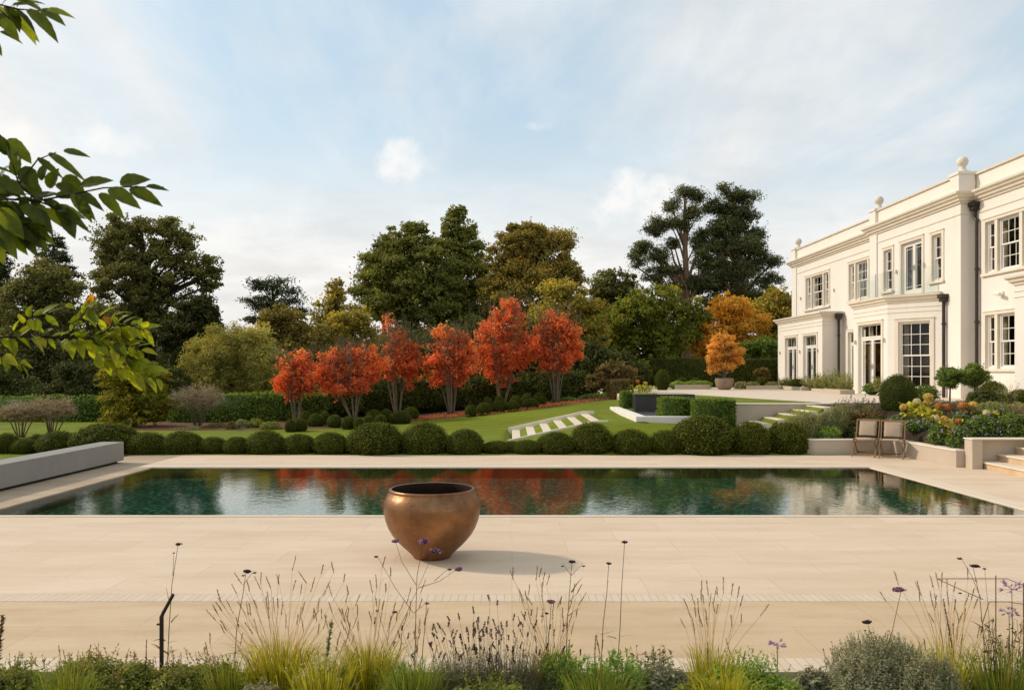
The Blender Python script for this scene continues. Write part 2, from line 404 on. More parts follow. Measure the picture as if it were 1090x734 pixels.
class Leaves:
    """many small faces gathered with numpy: leaf rhombs, blades, tubes and closed cores, one tint per face"""
    def __init__(s): s.V = []; s.Q = []; s.T = []; s.MI = []; s.n = 0
    def raw(s, v, q, tint, mi=0):
        v = np.asarray(v, dtype=np.float64); q = np.asarray(q, dtype=np.int64)
        s.V.append(v); s.Q.append(q + s.n); s.n += len(v)
        t = np.broadcast_to(np.asarray(tint, dtype=np.float64), (len(q),)); s.T.append(t)
        s.MI.append(np.full(len(q), mi)); return s
    def rhombs(s, pos, nrm, Ln, Wd, tint, mi=0, tdir=None, fold=0.0):
        n = len(pos)
        nrm = nrm / (np.linalg.norm(nrm, axis=1, keepdims=True) + 1e-9)
        t = rng.normal(size=(n, 3)) if tdir is None else tdir
        t = t - nrm * np.sum(t * nrm, axis=1, keepdims=True)
        t /= (np.linalg.norm(t, axis=1, keepdims=True) + 1e-9)
        b = np.cross(nrm, t)
        Ln = np.broadcast_to(Ln, (n,))[:, None]; Wd = np.broadcast_to(Wd, (n,))[:, None]
        v = np.stack([pos - t * Ln * .5, pos + b * Wd * .5 - t * Ln * .06, pos + t * Ln * .5, pos - b * Wd * .5 - t * Ln * .06], axis=1).reshape(-1, 3)
        q = np.arange(4 * n).reshape(n, 4)
        return s.raw(v, q, np.clip(np.broadcast_to(tint, (n,)), 0, 1), mi)
    def tube(s, pts, radii, tint=.5, mi=0, n=5):
        g = Geo(); g.tube(pts, radii, n, cap=False)
        return s.raw([tuple(v) for v in g.v], g.f, tint, mi)
    def blade(s, pts, w, tint, mi=0, side=None):
        """flat tapering strip along pts"""
        pts = [Vector(p) for p in pts]; m = len(pts); vs = []
        d = (pts[-1] - pts[0]).normalized()
        sd = Vector(side) if side is not None else Vector((random.gauss(0, 1), random.gauss(0, 1), 0))
        sd = (sd - d * sd.dot(d)).normalized()
        for i, p in enumerate(pts):
            k = i / (m - 1); ww = w * (1 - k ** 1.6) * .5 + .0004
            vs += [tuple(p - sd * ww), tuple(p + sd * ww)]
        q = [(2 * i, 2 * i + 1, 2 * i + 3, 2 * i + 2) for i in range(m - 1)]
        return s.raw(vs, q, tint, mi)
    def build(s, name, mats, parent=None, smooth=False, loc=None):
        V = np.concatenate(s.V); Q = np.concatenate(s.Q); T = np.concatenate(s.T); MI = np.concatenate(s.MI)
        me = bpy.data.meshes.new(name)
        me.vertices.add(len(V)); me.vertices.foreach_set('co', V.astype(np.float32).ravel())
        me.loops.add(Q.size); me.loops.foreach_set('vertex_index', Q.astype(np.int32).ravel())
        me.polygons.add(len(Q)); me.polygons.foreach_set('loop_start', (np.arange(len(Q)) * 4).astype(np.int32))
        mats = mats if isinstance(mats, (list, tuple)) else [mats]
        for m in mats: me.materials.append(m)
        me.polygons.foreach_set('material_index', MI.astype(np.int32))
        if smooth: me.polygons.foreach_set('use_smooth', np.ones(len(Q), dtype=bool))
        a = me.attributes.new('tint', 'FLOAT', 'FACE'); a.data.foreach_set('value', T.astype(np.float32))
        me.update(calc_edges=True)
        o = bpy.data.objects.new(name, me); COL.objects.link(o)
        if parent is not None: o.parent = parent
        if loc is not None: o.location = loc
        return o

def cube_sphere(n):
    vs = []; qs = []
    for ax in range(3):
        for sg in (-1, 1):
            b = len(vs)
            for i in range(n + 1):
                for j in range(n + 1):
                    p = [0, 0, 0]; p[ax] = sg
                    p[(ax + 1) % 3] = math.tan((2 * i / n - 1) * math.pi / 4); p[(ax + 2) % 3] = math.tan((2 * j / n - 1) * math.pi / 4)
                    vs.append(p)
            for i in range(n):
                for j in range(n):
                    q = [b + i * (n + 1) + j, b + (i + 1) * (n + 1) + j, b + (i + 1) * (n + 1) + j + 1, b + i * (n + 1) + j + 1]
                    qs.append(q if sg > 0 else q[::-1])
    v = np.array(vs, dtype=float); v /= np.linalg.norm(v, axis=1, keepdims=True)
    return v, np.array(qs)
def unit(n):
    d = rng.normal(size=(n, 3)); return d / np.linalg.norm(d, axis=1, keepdims=True)
def lump(v, seed, amp, freq=2.5):
    r = np.random.default_rng(seed); out = np.zeros(len(v))
    for k in range(10):
        d = r.normal(size=3) * freq * (1 + .35 * k); out += np.sin(v @ d + r.uniform(0, 6.28)) / (1 + .35 * k)
    return amp * out / 3
def sstep(a, b, x):
    t = np.clip((np.asarray(x, dtype=float) - a) / (b - a), 0, 1); return t * t * (3 - 2 * t)

# ---------------------------------------------------------------- terrain
PX = [-14, -12, -4, -.6, 1.3, 2.5, 4.2, 7, 30]; PZ = [0, 0, .13, .42, .62, .76, .93, 1.0, 1.1]
QX = [-14, -3, 0, 2.4, 3.5, 5, 6.3, 8, 30]; QZ = [0, .05, .2, .73, .72, .66, .5, .45, .45]
def gz(X, Y):
    X = np.asarray(X, dtype=float); Y = np.asarray(Y, dtype=float)
    a = np.interp(X, QX, QZ); b = np.interp(X, PX, PZ)
    t = sstep(26, 33, Y)
    z = (a * (1 - t) + b * t) * sstep(21.15, 22.7, Y)
    return z + np.clip(Y - 36, 0, 60) * .012
def gzf(x, y): return float(gz(x, y))
# ================================================================ SETTING
g = Geo(); g.add([(-900, -300, -.9), (900, -300, -.9), (900, 1600, -.9), (-900, 1600, -.9)], [(0, 1, 2, 3)])
g.build('ground', M['soil'], kind='structure')

def lawn_sheet():
    xs = np.unique(np.concatenate([np.arange(-70, -16, 2.), np.arange(-16, 12, .2), np.arange(12, 70, 2.)]))
    ys = np.unique(np.concatenate([np.arange(-4, 20, .8), np.arange(20, 40, .2), np.arange(40, 130, 2.), [21.06, 21.0]]))
    X, Y = np.meshgrid(xs, ys, indexing='ij')
    Z = gz(X, Y)
    low = (Y < 21.02) & (X > -9.75) | (X > 12.5) & (Y < 26)
    low |= (X > 4.65) & (Y > 29.2) & (Y < 60)                                   # under the terrace
    low |= (X > 6.7) & (Y > 24.3) & (Y < 60)
    Z = np.where(low, -.62, Z)
    st1 = (X > -.02) & (X < 2.7) & (Y > 23.1) & (Y < 26.95); Z = np.where(st1, Z - .25, Z)
    st2 = (X > 6.3) & (X < 9.4) & (Y > 22.1) & (Y < 24.1); Z = np.where(st2, Z - .3, Z)
    bas = (X > 3.6) & (X < 6.4) & (Y > 23.3) & (Y < 28.8); Z = np.where(bas, Z - .3, Z)
    v = np.stack([X, Y, Z], -1).reshape(-1, 3); ny = len(ys)
    i, j = np.meshgrid(np.arange(len(xs) - 1), np.arange(ny - 1), indexing='ij')
    q = np.stack([i * ny + j, (i + 1) * ny + j, (i + 1) * ny + j + 1, i * ny + j + 1], -1).reshape(-1, 4)
    l = Leaves(); l.raw(v, q, .5); o = l.build('lawn', M['lawn'], smooth=True); o['kind'] = 'structure'
lawn_sheet()

# pool: water surface a little below the stone, shallow dark mosaic tank
PX0, PX1, PY0, PY1 = -8.08, 8.05, 12.40, 18.47
DECK_R = 13.5
def sheet(name, rects, z, mat, thick=None):
    g = Geo()
    for x0, y0, x1, y1 in rects:
        if thick: g.box((x0, y0, z - thick), (x1, y1, z))
        else: g.add([(x0, y0, z), (x1, y0, z), (x1, y1, z), (x0, y1, z)], [(0, 1, 2, 3)])
    return g.build(name, mat, kind='structure')
c = .36
sheet('pool_deck', [(-30, 8.03, 30, PY0 - .19), (PX1 + c, PY0 - .19, DECK_R, 21.1), (PX0 - c, PY1 + c, PX1 + c, 21.1)], 0, M['paving'], .12)
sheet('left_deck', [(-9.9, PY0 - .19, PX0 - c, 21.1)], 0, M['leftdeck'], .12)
sheet('lower_paving', [(-30, 6.25, 30, 7.77)], 0, M['paving2'], .12)
sheet('brick_band', [(-30, 7.774, 30, 8.026)], .002, M['soldier'], .1)
sheet('brick_border', [(-30, 5.96, 30, 6.246)], .002, M['soldier'], .1)
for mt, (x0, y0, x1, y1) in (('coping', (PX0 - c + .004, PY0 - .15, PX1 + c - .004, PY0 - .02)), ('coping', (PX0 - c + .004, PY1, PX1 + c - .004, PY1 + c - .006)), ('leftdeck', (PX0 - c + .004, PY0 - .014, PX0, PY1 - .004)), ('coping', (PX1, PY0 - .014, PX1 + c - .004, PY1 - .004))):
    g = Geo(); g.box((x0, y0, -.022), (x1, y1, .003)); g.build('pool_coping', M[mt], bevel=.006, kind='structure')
g = Geo(); d = -.25
g.add([(PX0, PY0, d), (PX1, PY0, d), (PX1, PY1, d), (PX0, PY1, d)], [(0, 1, 2, 3)])
g.build('pool_floor', M['mosaic'], kind='structure')
M['poolwall'] = mottled('pool_wall_stone', (.11, .095, .07), (.18, .155, .115), 3, .5, .4)
g = Geo(); e = .05
g.box((PX0 - e, PY0 - e, d - .1), (PX0, PY1 + e, -.0225)); g.box((PX1, PY0 - e, d - .1), (PX1 + e, PY1 + e, -.0225))
g.box((PX0, PY0 - e, d - .1), (PX1, PY0, -.0225)); g.box((PX0, PY1, d - .1), (PX1, PY1 + e, -.0225))
g.build('pool_wall', M['poolwall'], kind='structure')
g = Geo(); w = -.016
g.add([(PX0, PY0, w), (PX1, PY0, w), (PX1, PY1, w), (PX0, PY1, w)], [(0, 1, 2, 3)])
g.build('pool_water', M['water'], kind='structure')
# sub-base that closes the joints
sheet('deck_base', [(-30, 5.9, 30, PY0 - .06), (-9.9, PY0 - .06, PX0 - .06, 21.05), (PX1 + .06, PY0 - .06, DECK_R, 21.05), (PX0 - .06, PY1 + .06, PX1 + .06, 21.05)], -.125, M['soil'], .3)

# foreground planting bed soil
l = Leaves()
xs = np.linspace(-6.5, 6.5, 140); ys = np.linspace(2.2, 5.95, 60)
X, Y = np.meshgrid(xs, ys, indexing='ij'); Z = -.06 + .03 * np.sin(X * 3.1) * np.sin(Y * 4.3) + .03 * np.sin(X * 9.3 + 2) * np.sin(Y * 8.1)
v = np.stack([X, Y, Z], -1).reshape(-1, 3); i, j = np.meshgrid(np.arange(139), np.arange(59), indexing='ij')
q = np.stack([i * 60 + j, (i + 1) * 60 + j, (i + 1) * 60 + j + 1, i * 60 + j + 1], -1).reshape(-1, 4)
l.raw(v, q, .5); o = l.build('flower_bed_soil', M['soil'], smooth=True); o['kind'] = 'structure'

# ---------------------------------------------------------------- terrace
TER = [(4.4, 28.8), (6.4, 28.8), (6.4, 24.0), (9.3, 24.0), (9.3, 24.6), (17, 24.6), (17, 52), (4.4, 52)]
g = Geo(); g.prism(TER, -.7, 1.195); g.build('terrace', M['terrace'], kind='structure')
g = Geo(); g.prism([(4.45, 28.95), (6.55, 28.95), (6.55, 24.16), (9.12, 24.16), (8.2, 27.2), (7.1, 31.2), (6.9, 33.8), (4.45, 34.2)], 1.19, 1.225)
g.build('terrace_lawn', M['lawn'], kind='structure')
g = Geo(); g.prism([(6.58, 30.6), (6.98, 30.6), (6.75, 33.0), (5.9, 33.3), (5.6, 31.5)], 1.222, 1.230); g.build('gravel_path', M['gravel'], kind='structure')

t = empty('retaining_wall', (6.4, 24, .4), 'long cream rendered retaining wall holding up the terrace lawn', 'wall')
g = Geo(); g.box((6.32, 23.86, -.1), (9.34, 23.995, 1.17)); o = g.build('wall_face', M['render2'], t, bevel=.006)
g = Geo(); g.box((6.30, 23.83, 1.172), (9.36, 24.14, 1.215)); o2 = g.build('coping_stone', M['trim'], t, bevel=.008)
for x in (o, o2): x.location = (-6.4, -24, -.4)

# sunken reflecting basin with dark weir wall
t = empty('water_feature', (3.5, 23.1, .6), 'low white kerbed basin with a dark weir wall behind it', 'water feature')
g = Geo(); g.box((3.5, 23.1, .3), (6.2, 23.42, .87)); g.box((3.5, 23.424, .3), (3.82, 29.3, .868)); k = g.build('kerb', M['render'], t, bevel=.008)
g = Geo(); g.box((4.42, 28.62, .5), (6.39, 28.79, 1.30)); g.box((4.30, 28.62, .5), (4.415, 30.2, 1.297)); k2 = g.build('weir_wall', M['slate'], t, bevel=.005)
g = Geo(); g.box((4.27, 28.58, 1.302), (6.39, 28.9, 1.325)); k3 = g.build('weir_lip', M['plinth'], t, bevel=.004)
g = Geo(); g.box((3.825, 23.424, .5), (6.39, 28.615, .74)); k4 = g.build('basin_water', M['slate'], t)
for x in (k, k2, k3, k4): x.location = (-3.5, -23.1, -.6)

# flights of grass-trod steps
def flight(name, label, x0, z0, going, rise, n, y0, y1, stone_w, cheeks, group=None):
    t = empty(name, (x0, y0, z0), label, 'steps', group)
    off = Vector((-x0, -y0, -z0))
    for i in range(n):
        x = x0 + i * going; z = z0 + i * rise
        g = Geo(); g.box((x, y0, z - .30), (x + stone_w, y1, z)); o = g.build('tread', M['stepstone'], t, bevel=.006); o.location = off
        g = Geo(); xa, xb, ya_, yb_ = x + stone_w + .001, x + going - .001, y0 + .01, y1 - .01; zr = z + rise * .8 if i < n - 1 else z - .004
        g.add([(xa, ya_, z - .3), (xb, ya_, z - .3), (xb, yb_, z - .3), (xa, yb_, z - .3), (xa, ya_, z - .004), (xb, ya_, zr), (xb, yb_, zr), (xa, yb_, z - .004)], [(0, 3, 2, 1), (4, 5, 6, 7), (0, 1, 5, 4), (1, 2, 6, 5), (2, 3, 7, 6), (3, 0, 4, 7)]); o = g.build('grass_strip', M['lawn'], t); o.location = off
    if cheeks:
        for ya, yb, dz in cheeks:
            g = Geo(); x1 = x0 + n * going; zs = z0 + dz; ze = z0 + (n - 1) * rise + dz
            vs = [(x0 - .12, ya, z0 - .35), (x1, ya, z0 - .35), (x1, ya, ze), (x1 - going * .8, ya, ze), (x0 - .12, ya, zs - .02)]
            vs2 = [(a, yb, c) for a, b, c in vs]
            g.add(vs + vs2, [(0, 1, 2, 3, 4), (9, 8, 7, 6, 5)] + [(i, 5 + i, 5 + (i + 1) % 5, (i + 1) % 5) for i in range(5)])
            o = g.build('side_kerb', M['trim'] if len(cheeks) > 1 else M['render2'], t, bevel=.004); o.location = off
flight('garden_steps', 'broad flight of pale stone and grass treads climbing the open lawn', 0.0, .22, .45, .105, 6, 23.1, 26.85, .25, [(26.855, 26.98, .085), (22.98, 23.095, .02)])
flight('garden_steps', 'stone and grass steps rising along the cream terrace wall', 6.45, .60, .42, .112, 6, 22.45, 23.82, .26, [(22.35, 22.445, -.12)])

# ---------------------------------------------------------------- right hand beds and walls
def bedz(x, y):
    x = np.asarray(x, dtype=float); y = np.asarray(y, dtype=float)
    a = .34 + .84 * sstep(21.5, 25.0, y)
    b = .36 + .26 * sstep(9.9, 10.6, x) + .58 * sstep(19.2, 24.2, y)
    t = sstep(9.7, 10.5, x)
    return np.minimum(a * (1 - t) + b * t, 1.19)
def bedzf(x, y): return float(bedz(x, y))
xs = np.linspace(7.72, 16, 90); ys = np.linspace(18.4, 27, 90)
X, Y = np.meshgrid(xs, ys, indexing='ij'); Z = bedz(X, Y)
out = (X < 8.95) & (Y > 22.32) | (X < 10.2) & (Y < 21.55)
Z = np.where(out, -.3, Z); Z = np.where((X < 16) & (Y > 24.75) & (X > 9.3) & (Y < 30), np.minimum(Z, 1.193), Z)
l = Leaves(); v = np.stack([X, Y, Z], -1).reshape(-1, 3); i, j = np.meshgrid(np.arange(89), np.arange(89), indexing='ij')
q = np.stack([i * 90 + j, (i + 1) * 90 + j, (i + 1) * 90 + j + 1, i * 90 + j + 1], -1).reshape(-1, 4)
l.raw(v, q, .5); o = l.build('planting_bed_soil', M['soil'], smooth=True); o['kind'] = 'structure'

t = empty('planter_wall', (7.7, 21.4, 0), 'low cream planter wall with stone coping running behind the two chairs', 'wall')
path = [(7.95, 22.05), (7.70, 21.75), (7.72, 21.52), (7.9, 21.40), (9.9, 21.40), (10.02, 21.30), (10.06, 21.1), (10.20, 18.42)]
pr = lambda o0, o1, z0, z1: [(o0, z0), (o1, z0), (o1, z1), (o0, z1)]
def rev(p): return p[::-1]
def wall_sweep(path, o0, o1, z0, z1): g = Geo(); sweep(path, pr(o0, o1, z0, z1), g); return g
o = wall_sweep(path, -.22, 0, -.1, .36).build('wall_face', M['render2'], t, bevel=.006)
o2 = wall_sweep(path, -.24, .025, .362, .395).build('coping_stone', M['trim'], t, bevel=.006)
for x in (o, o2): x.location = (-7.7, -21.4, 0)
t = empty('stair_wall', (10.18, 18.3, 0), 'taller cream wall pier beside the stone steps at the right', 'wall')
g = Geo(); g.box((10.17, 18.10, -.1), (10.40, 18.415, .645)); g.box((10.402, 18.28, -.1), (13.4, 18.415, .645)); o = g.build('wall_face', M['render2'], t, bevel=.006)
g = Geo(); g.box((10.15, 18.07, .647), (13.4, 18.44, .672)); o2 = g.build('coping_stone', M['trim'], t, bevel=.005)
for x in (o, o2): x.location = (-10.18, -18.3, 0)
t = empty('stone_steps', (10.42, 18.2, 0), 'sandstone steps climbing to the right beside the cream pier', 'steps')
for i in range(7):
    x = 10.42 + .39 * i; z = .16 + .16 * i
    g = Geo(); g.box((x + .03, 14.5, -.1 if i == 0 else z - .17), (x + (.42 if i < 6 else .6), 18.26, z - .042)); o = g.build('riser', M['paving2'], t); o.location = (-10.42, -18.2, 0)
    g = Geo(); g.box((x, 14.48, z - .04), (x + (.45 if i < 6 else .45), 18.268, z)); o = g.build('tread', M['stepstone'], t, bevel=.008); o.location = (-10.42, -18.2, 0)

g = Geo(); g.prism([(13.22, 14.0), (17.2, 14.0), (17.2, 24.58), (15.3, 24.58), (15.3, 21.0), (13.22, 21.0)], -.3, 1.197); g.build('side_terrace', M['terrace'], kind='structure')
# long floating grey wall at the left
t = empty('bench_wall', (-9.45, 12, 0), 'long low grey rendered block floating on a dark recessed plinth', 'wall')
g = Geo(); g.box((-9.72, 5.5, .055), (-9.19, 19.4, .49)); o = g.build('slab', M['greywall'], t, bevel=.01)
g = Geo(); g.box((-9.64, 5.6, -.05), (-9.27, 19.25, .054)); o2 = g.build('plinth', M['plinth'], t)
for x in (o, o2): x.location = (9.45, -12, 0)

# ================================================================ HOUSE
house = empty('country_house', (16, 36, 1.2), 'large cream two storey house with flat parapet, bays and black downpipes', 'house')
HO = Vector((-16, -36, -1.2))
def hb(g, name, mat, parent=house, **kw):
    o = g.build(name, mat, parent, **kw)
    if parent is house: o.location = HO
    return o
ZT, ZC = 1.19, 8.25
class Frame:
    """local frame of a wall run: u along, d outward, z up"""
    def __init__(s, p, q):
        s.o = Vector((p[0], p[1])); s.u = (Vector((q[0], q[1])) - s.o); s.len = s.u.length; s.u.normalize(); s.n = Vector((-s.u.y, s.u.x))
    def __call__(s, u, d, z): return (s.o.x + s.u.x * u + s.n.x * d, s.o.y + s.u.y * u + s.n.y * d, z)
def wall_run(g, T, z0, z1, ops, depth=.2):
    us = sorted({0, T.len} | {o[0] for o in ops} | {o[1] for o in ops}); zs = sorted({z0, z1} | {o[2] for o in ops} | {o[3] for o in ops})
    for a, b in zip(us, us[1:]):
        for c, d in zip(zs, zs[1:]):
            um, zm = (a + b) / 2, (c + d) / 2
            if any(o[0] < um < o[1] and o[2] < zm < o[3] for o in ops): continue
            g.add([T(a, 0, c), T(b, 0, c), T(b, 0, d), T(a, 0, d)], [(3, 2, 1, 0)])
    for a, b, c, d in [o[:4] for o in ops]:
        for p, q in (((a, c), (a, d)), ((a, d), (b, d)), ((b, d), (b, c)), ((b, c), (a, c))):
            g.add([T(p[0], 0, p[1]), T(q[0], 0, q[1]), T(q[0], -depth, q[1]), T(p[0], -depth, p[1])], [(0, 1, 2, 3)])
def rect_frame(g, T, a, b, c, d, w, d0, d1, bottom=True, wb=None):
    g.box((a, d0, c), (a + w, d1, d), T); g.box((b - w, d0, c), (b, d1, d), T)
    g.box((a + w, d0, d - w), (b - w, d1, d), T)
    if bottom: g.box((a + w, d0, c), (b - w, d1, c + (wb or w)), T)
def sub(g, name, mat, par, **kw):
    return g.build(name, mat, par, **kw)
def sash(T, a, b, c, d, cols, rows, par, pane, dz=-.10):
    """one sliding sash unit: box frame, two sashes with bars; pane geometry collected"""
    g = Geo()
    rect_frame(g, T, a, b, c, d, .05, dz - .06, dz + .03, wb=.07)
    mid = (c + d) / 2
    for (lo, hi, dd) in ((mid - .02, d - .05, dz), (c + .07, mid + .02, dz - .04)):
        rect_frame(g, T, a + .052, b - .052, lo, hi, .04, dd - .035, dd, wb=.05)
        w0, w1, h0, h1 = a + .092, b - .092, lo + .04, hi - .04
        for k in range(1, cols):
            u = w0 + (w1 - w0) * k / cols; g.box((u - .011, dd - .026, h0), (u + .011, dd - .004, h1), T)
        for k in range(1, rows):
            z = h0 + (h1 - h0) * k / rows; g.box((w0, dd - .027, z - .011), (w1, dd - .005, z + .011), T)
        pane.add([T(w0 - .02, dd - .018, h0 - .02), T(w1 + .02, dd - .018, h0 - .02), T(w1 + .02, dd - .018, h1 + .02), T(w0 - .02, dd - .018, h1 + .02)], [(3, 2, 1, 0)])
    return g
def curtain(T, a, b, c, d, side=.24, back=-.38):
    g = Geo()
    for s in (0, 1):
        w = (b - a) * side; n = 14
        for k in range(n):
            u0 = (a + w * k / n) if s == 0 else (b - w + w * k / n); u1 = u0 + w / n
            e0 = .03 * math.sin(k * 1.9); e1 = .03 * math.sin((k + 1) * 1.9)
            g.add([T(u0, back + e0, c), T(u1, back + e1, c), T(u1, back + e1, d), T(u0, back + e0, d)], [(3, 2, 1, 0)])
    return g
def surround(T, a, b, c, d, w=.15, sill=True):
    g = Geo()
    g.box((a - w, 0, c), (a, .035, d + w), T); g.box((b, 0, c), (b + w, .035, d + w), T); g.box((a, 0, d), (b, .035, d + w), T)
    g.box((a - w - .02, .036, d + w - .05), (b + w + .02, .06, d + w), T)
    if sill: g.box((a - w - .05, -.05, c - .09), (b + w + .05, .09, c - .002), T)
    return g
def window(T, a, b, c, d, kind='sash', cols=3, rows=2, cs=.24, par=house):
    pane = Geo(); w = surround(T, a, b, c, d); w = hb(w, 'window', M['trim'], bevel=.006)
    if kind == 'tri':
        W = b - a; m = .16; s = (W - 2 * m) * .235
        for u0, u1, cc in ((a, a + s, 2), (a + s + m, b - s - m, 3), (b - s, b, 2)):
            sub(sash(T, u0, u1, c, d, cc if cc == 3 else 1, rows, w, pane), 'sash_frame', M['paint'], w, bevel=.003)
        
        for u0 in (a + s, b - s - m):
            g = Geo(); g.box((u0, -.12, c), (u0 + m, .02, d), T); sub(g, 'mullion', M['trim'], w, bevel=.004)
    else:
        sub(sash(T, a, b, c, d, cols, rows, w, pane), 'sash_frame', M['paint'], w, bevel=.003)
    sub(pane, 'pane', M['glass'], w)
    sub(curtain(T, a + .02, b - .02, c, d, cs), 'curtain', M['curtain'], w, smooth=True)
    return w
def french(T, a, b, c, d, fan=.42, cs=.2, sur=True):
    pane = Geo()
    w = hb(surround(T, a, b, c, d, sill=False), 'french_door', M['trim'], bevel=.006)
    g = Geo(); dz = -.1
    rect_frame(g, T, a, b, c + .02, d, .06, dz - .06, dz + .02, wb=.04)
    top = d - .06
    if fan:
        g.box((a + .06, dz - .058, d - .06 - fan - .07), (b - .06, dz + .018, d - .06 - fan), T); top = d - .06 - fan - .07
        pane.add([T(a + .06, dz - .02, top + .07), T(b - .06, dz - .02, top + .07), T(b - .06, dz - .02, d - .06), T(a + .06, dz - .02, d - .06)], [(3, 2, 1, 0)])
        for k in (1, 2):
            u = a + .06 + (b - a - .12) * k / 3; g.box((u - .011, dz - .03, top + .07), (u + .011, dz - .01, d - .06), T)
    sub(g, 'door_frame', M['paint'], w, bevel=.003)
    m = (a + b) / 2
    for s, (u0, u1) in enumerate(((a + .063, m - .003), (m + .003, b - .063))):
        g = Geo(); z0, z1 = c + .063, top - .003
        rect_frame(g, T, u0, u1, z0, z1, .085, dz - .045, dz, wb=.22)
        p0, p1, h0, h1 = u0 + .085, u1 - .085, z0 + .22, z1 - .085
        for u in (p0 + .09, p1 - .09): g.box((u - .009, dz - .03, h0), (u + .009, dz - .012, h1), T)
        for z in (h0 + .11, h1 - .11): g.box((p0, dz - .031, z - .009), (p1, dz - .013, z + .009), T)
        pane.add([T(p0, dz - .022, h0), T(p1, dz - .022, h0), T(p1, dz - .022, h1), T(p0, dz - .022, h1)], [(3, 2, 1, 0)])
        sub(g, 'door_leaf', M['paint'], w, bevel=.003)
        g = Geo(); uu = u1 - .045 if s == 0 else u0 + .045
        g.box((uu - .018, dz + .001, c + 1.0), (uu + .018, dz + .012, c + 1.22), T); g.box((uu - .012, dz + .014, c + 1.1), (uu + .09 * (1 if s else -1), dz + .04, c + 1.125), T)
        sub(g, 'handle', M['steel'], w)
    sub(pane, 'pane', M['glass'], w)
    sub(curtain(T, a + .08, b - .08, c + .02, d - .05, cs), 'curtain', M['curtain'], w, smooth=True)
    return w

XW, XM = 16.0, 15.5
main_path = [(XW, 14), (XW, 28.3), (XM, 28.3), (XM, 35.4), (XW, 35.4), (XW, 46.7), (27, 46.7)]
bay_path = [(XM, 29.5), (14.3, 31.2), (14.3, 34.3), (XM, 35.4)]
left_bay = [(XW, 39.6), (15.0, 39.6), (15.0, 46.2), (XW, 46.2)]
porch = [(15.0, 14), (15.0, 24.45), (XW, 24.45)]
runs = {k: Frame(main_path[k], main_path[k + 1]) for k in range(6)}
TR, TS, TMn, TL = runs[0], runs[1], runs[2], runs[4]
g = Geo(); Y0 = 14
tri_r_up = (25.15 - Y0, 27.65 - Y0, 5.42, 7.15); tri_r_lo = (25.15 - Y0, 27.65 - Y0, 2.22, 4.02)
far_r = (20.4 - Y0, 22.9 - Y0, 5.42, 7.15)
wall_run(g, TR, ZT, ZC, [tri_r_up, tri_r_lo, far_r])
wall_run(g, TS, ZT, ZC, [])
b0 = 28.3
s_near = (29.52 - b0, 30.2 - b0, 5.42, 7.12); s_far = (33.38 - b0, 34.1 - b0, 5.42, 7.12); bd = (30.95 - b0, 32.6 - b0, 5.03, 7.16)
wall_run(g, TMn, ZT, ZC, [s_near, s_far, bd])
wall_run(g, runs[3], ZT, ZC, [])
l0 = 35.4
tri_l1 = (36.15 - l0, 38.85 - l0, 5.42, 7.15); tri_l2 = (41.35 - l0, 44.55 - l0, 5.42, 7.12); fd_side = (37.5 - l0, 38.95 - l0, 1.2, 3.95)
wall_run(g, TL, ZT, ZC, [tri_l1, tri_l2, fd_side])
wall_run(g, runs[5], ZT, ZC, [])
hb(g, 'outer_wall', M['render'])
for o in (tri_r_up, tri_r_lo, far_r): window(TR, *o, kind='tri')
for o in (s_near, s_far): window(TMn, *o, cols=2)
french(TMn, *bd, fan=0, cs=.28)
for o in (tri_l1, tri_l2): window(TL, *o, kind='tri')
french(TL, *fd_side)
# near-black backing: the darkness of the rooms is put into its colour
g = Geo(); g.box((17.1, 14.5, 1.0), (26, 46, 8.0)); hb(g, 'dark_backing', M['interior'])
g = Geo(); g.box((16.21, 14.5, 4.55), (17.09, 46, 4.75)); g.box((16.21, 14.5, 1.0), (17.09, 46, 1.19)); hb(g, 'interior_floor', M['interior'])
# canted bay
BF = [Frame(bay_path[k], bay_path[k + 1]) for k in range(3)]
g = Geo(); BZ = 4.75
cw = BF[0].len; bw = (cw / 2 - .56, cw / 2 + .56, 1.62, 3.98)
bw = (cw / 2 - .60, cw / 2 + .60, 1.45, 3.98)
cw2 = BF[2].len; bw2 = (cw2 / 2 - .5, cw2 / 2 + .5, 1.45, 3.98)
bdoor = (.50, 2.55, 1.2, 4.0)
wall_run(g, BF[0], ZT, BZ, [bw]); wall_run(g, BF[1], ZT, BZ, [bdoor]); wall_run(g, BF[2], ZT, BZ, [bw2]); hb(g, 'bay_wall', M['render'])
window(BF[0], *bw, cols=3, rows=3, cs=.15); french(BF[1], *bdoor); window(BF[2], *bw2, cols=3, rows=3)
# left single storey bay
LF = [Frame(left_bay[k], left_bay[k + 1]) for k in range(3)]
g = Geo()
d1 = (.75, 2.5, 1.2, 3.9); d2 = (3.55, 5.3, 1.2, 3.9)
wall_run(g, LF[0], ZT, BZ, []); wall_run(g, LF[1], ZT, BZ, [d1, d2]); wall_run(g, LF[2], ZT, BZ, []); hb(g, 'bay_wall', M['render'])
french(LF[1], *d1); french(LF[1], *d2)
g = Geo(); PF = [Frame(porch[k], porch[k + 1]) for k in range(2)]
wall_run(g, PF[0], ZT, BZ, [(3, 5, 1.2, 3.9)]); wall_run(g, PF[1], ZT, BZ, []); hb(g, 'porch_wall', M['render'])
french(PF[0], 3, 5, 1.2, 3.9)
# added near-black blocks stand for room darkness in the bays, behind the curtains
g = Geo(); g.prism([(15.49, 30.35), (15.0, 31.5), (15.0, 34.0), (15.49, 34.6)], 1.2, 4.7); hb(g, 'dark_backing', M['interior'])
g = Geo(); g.box((15.6, 39.9, 1.2), (15.985, 45.9, 4.7)); hb(g, 'dark_backing', M['interior'])
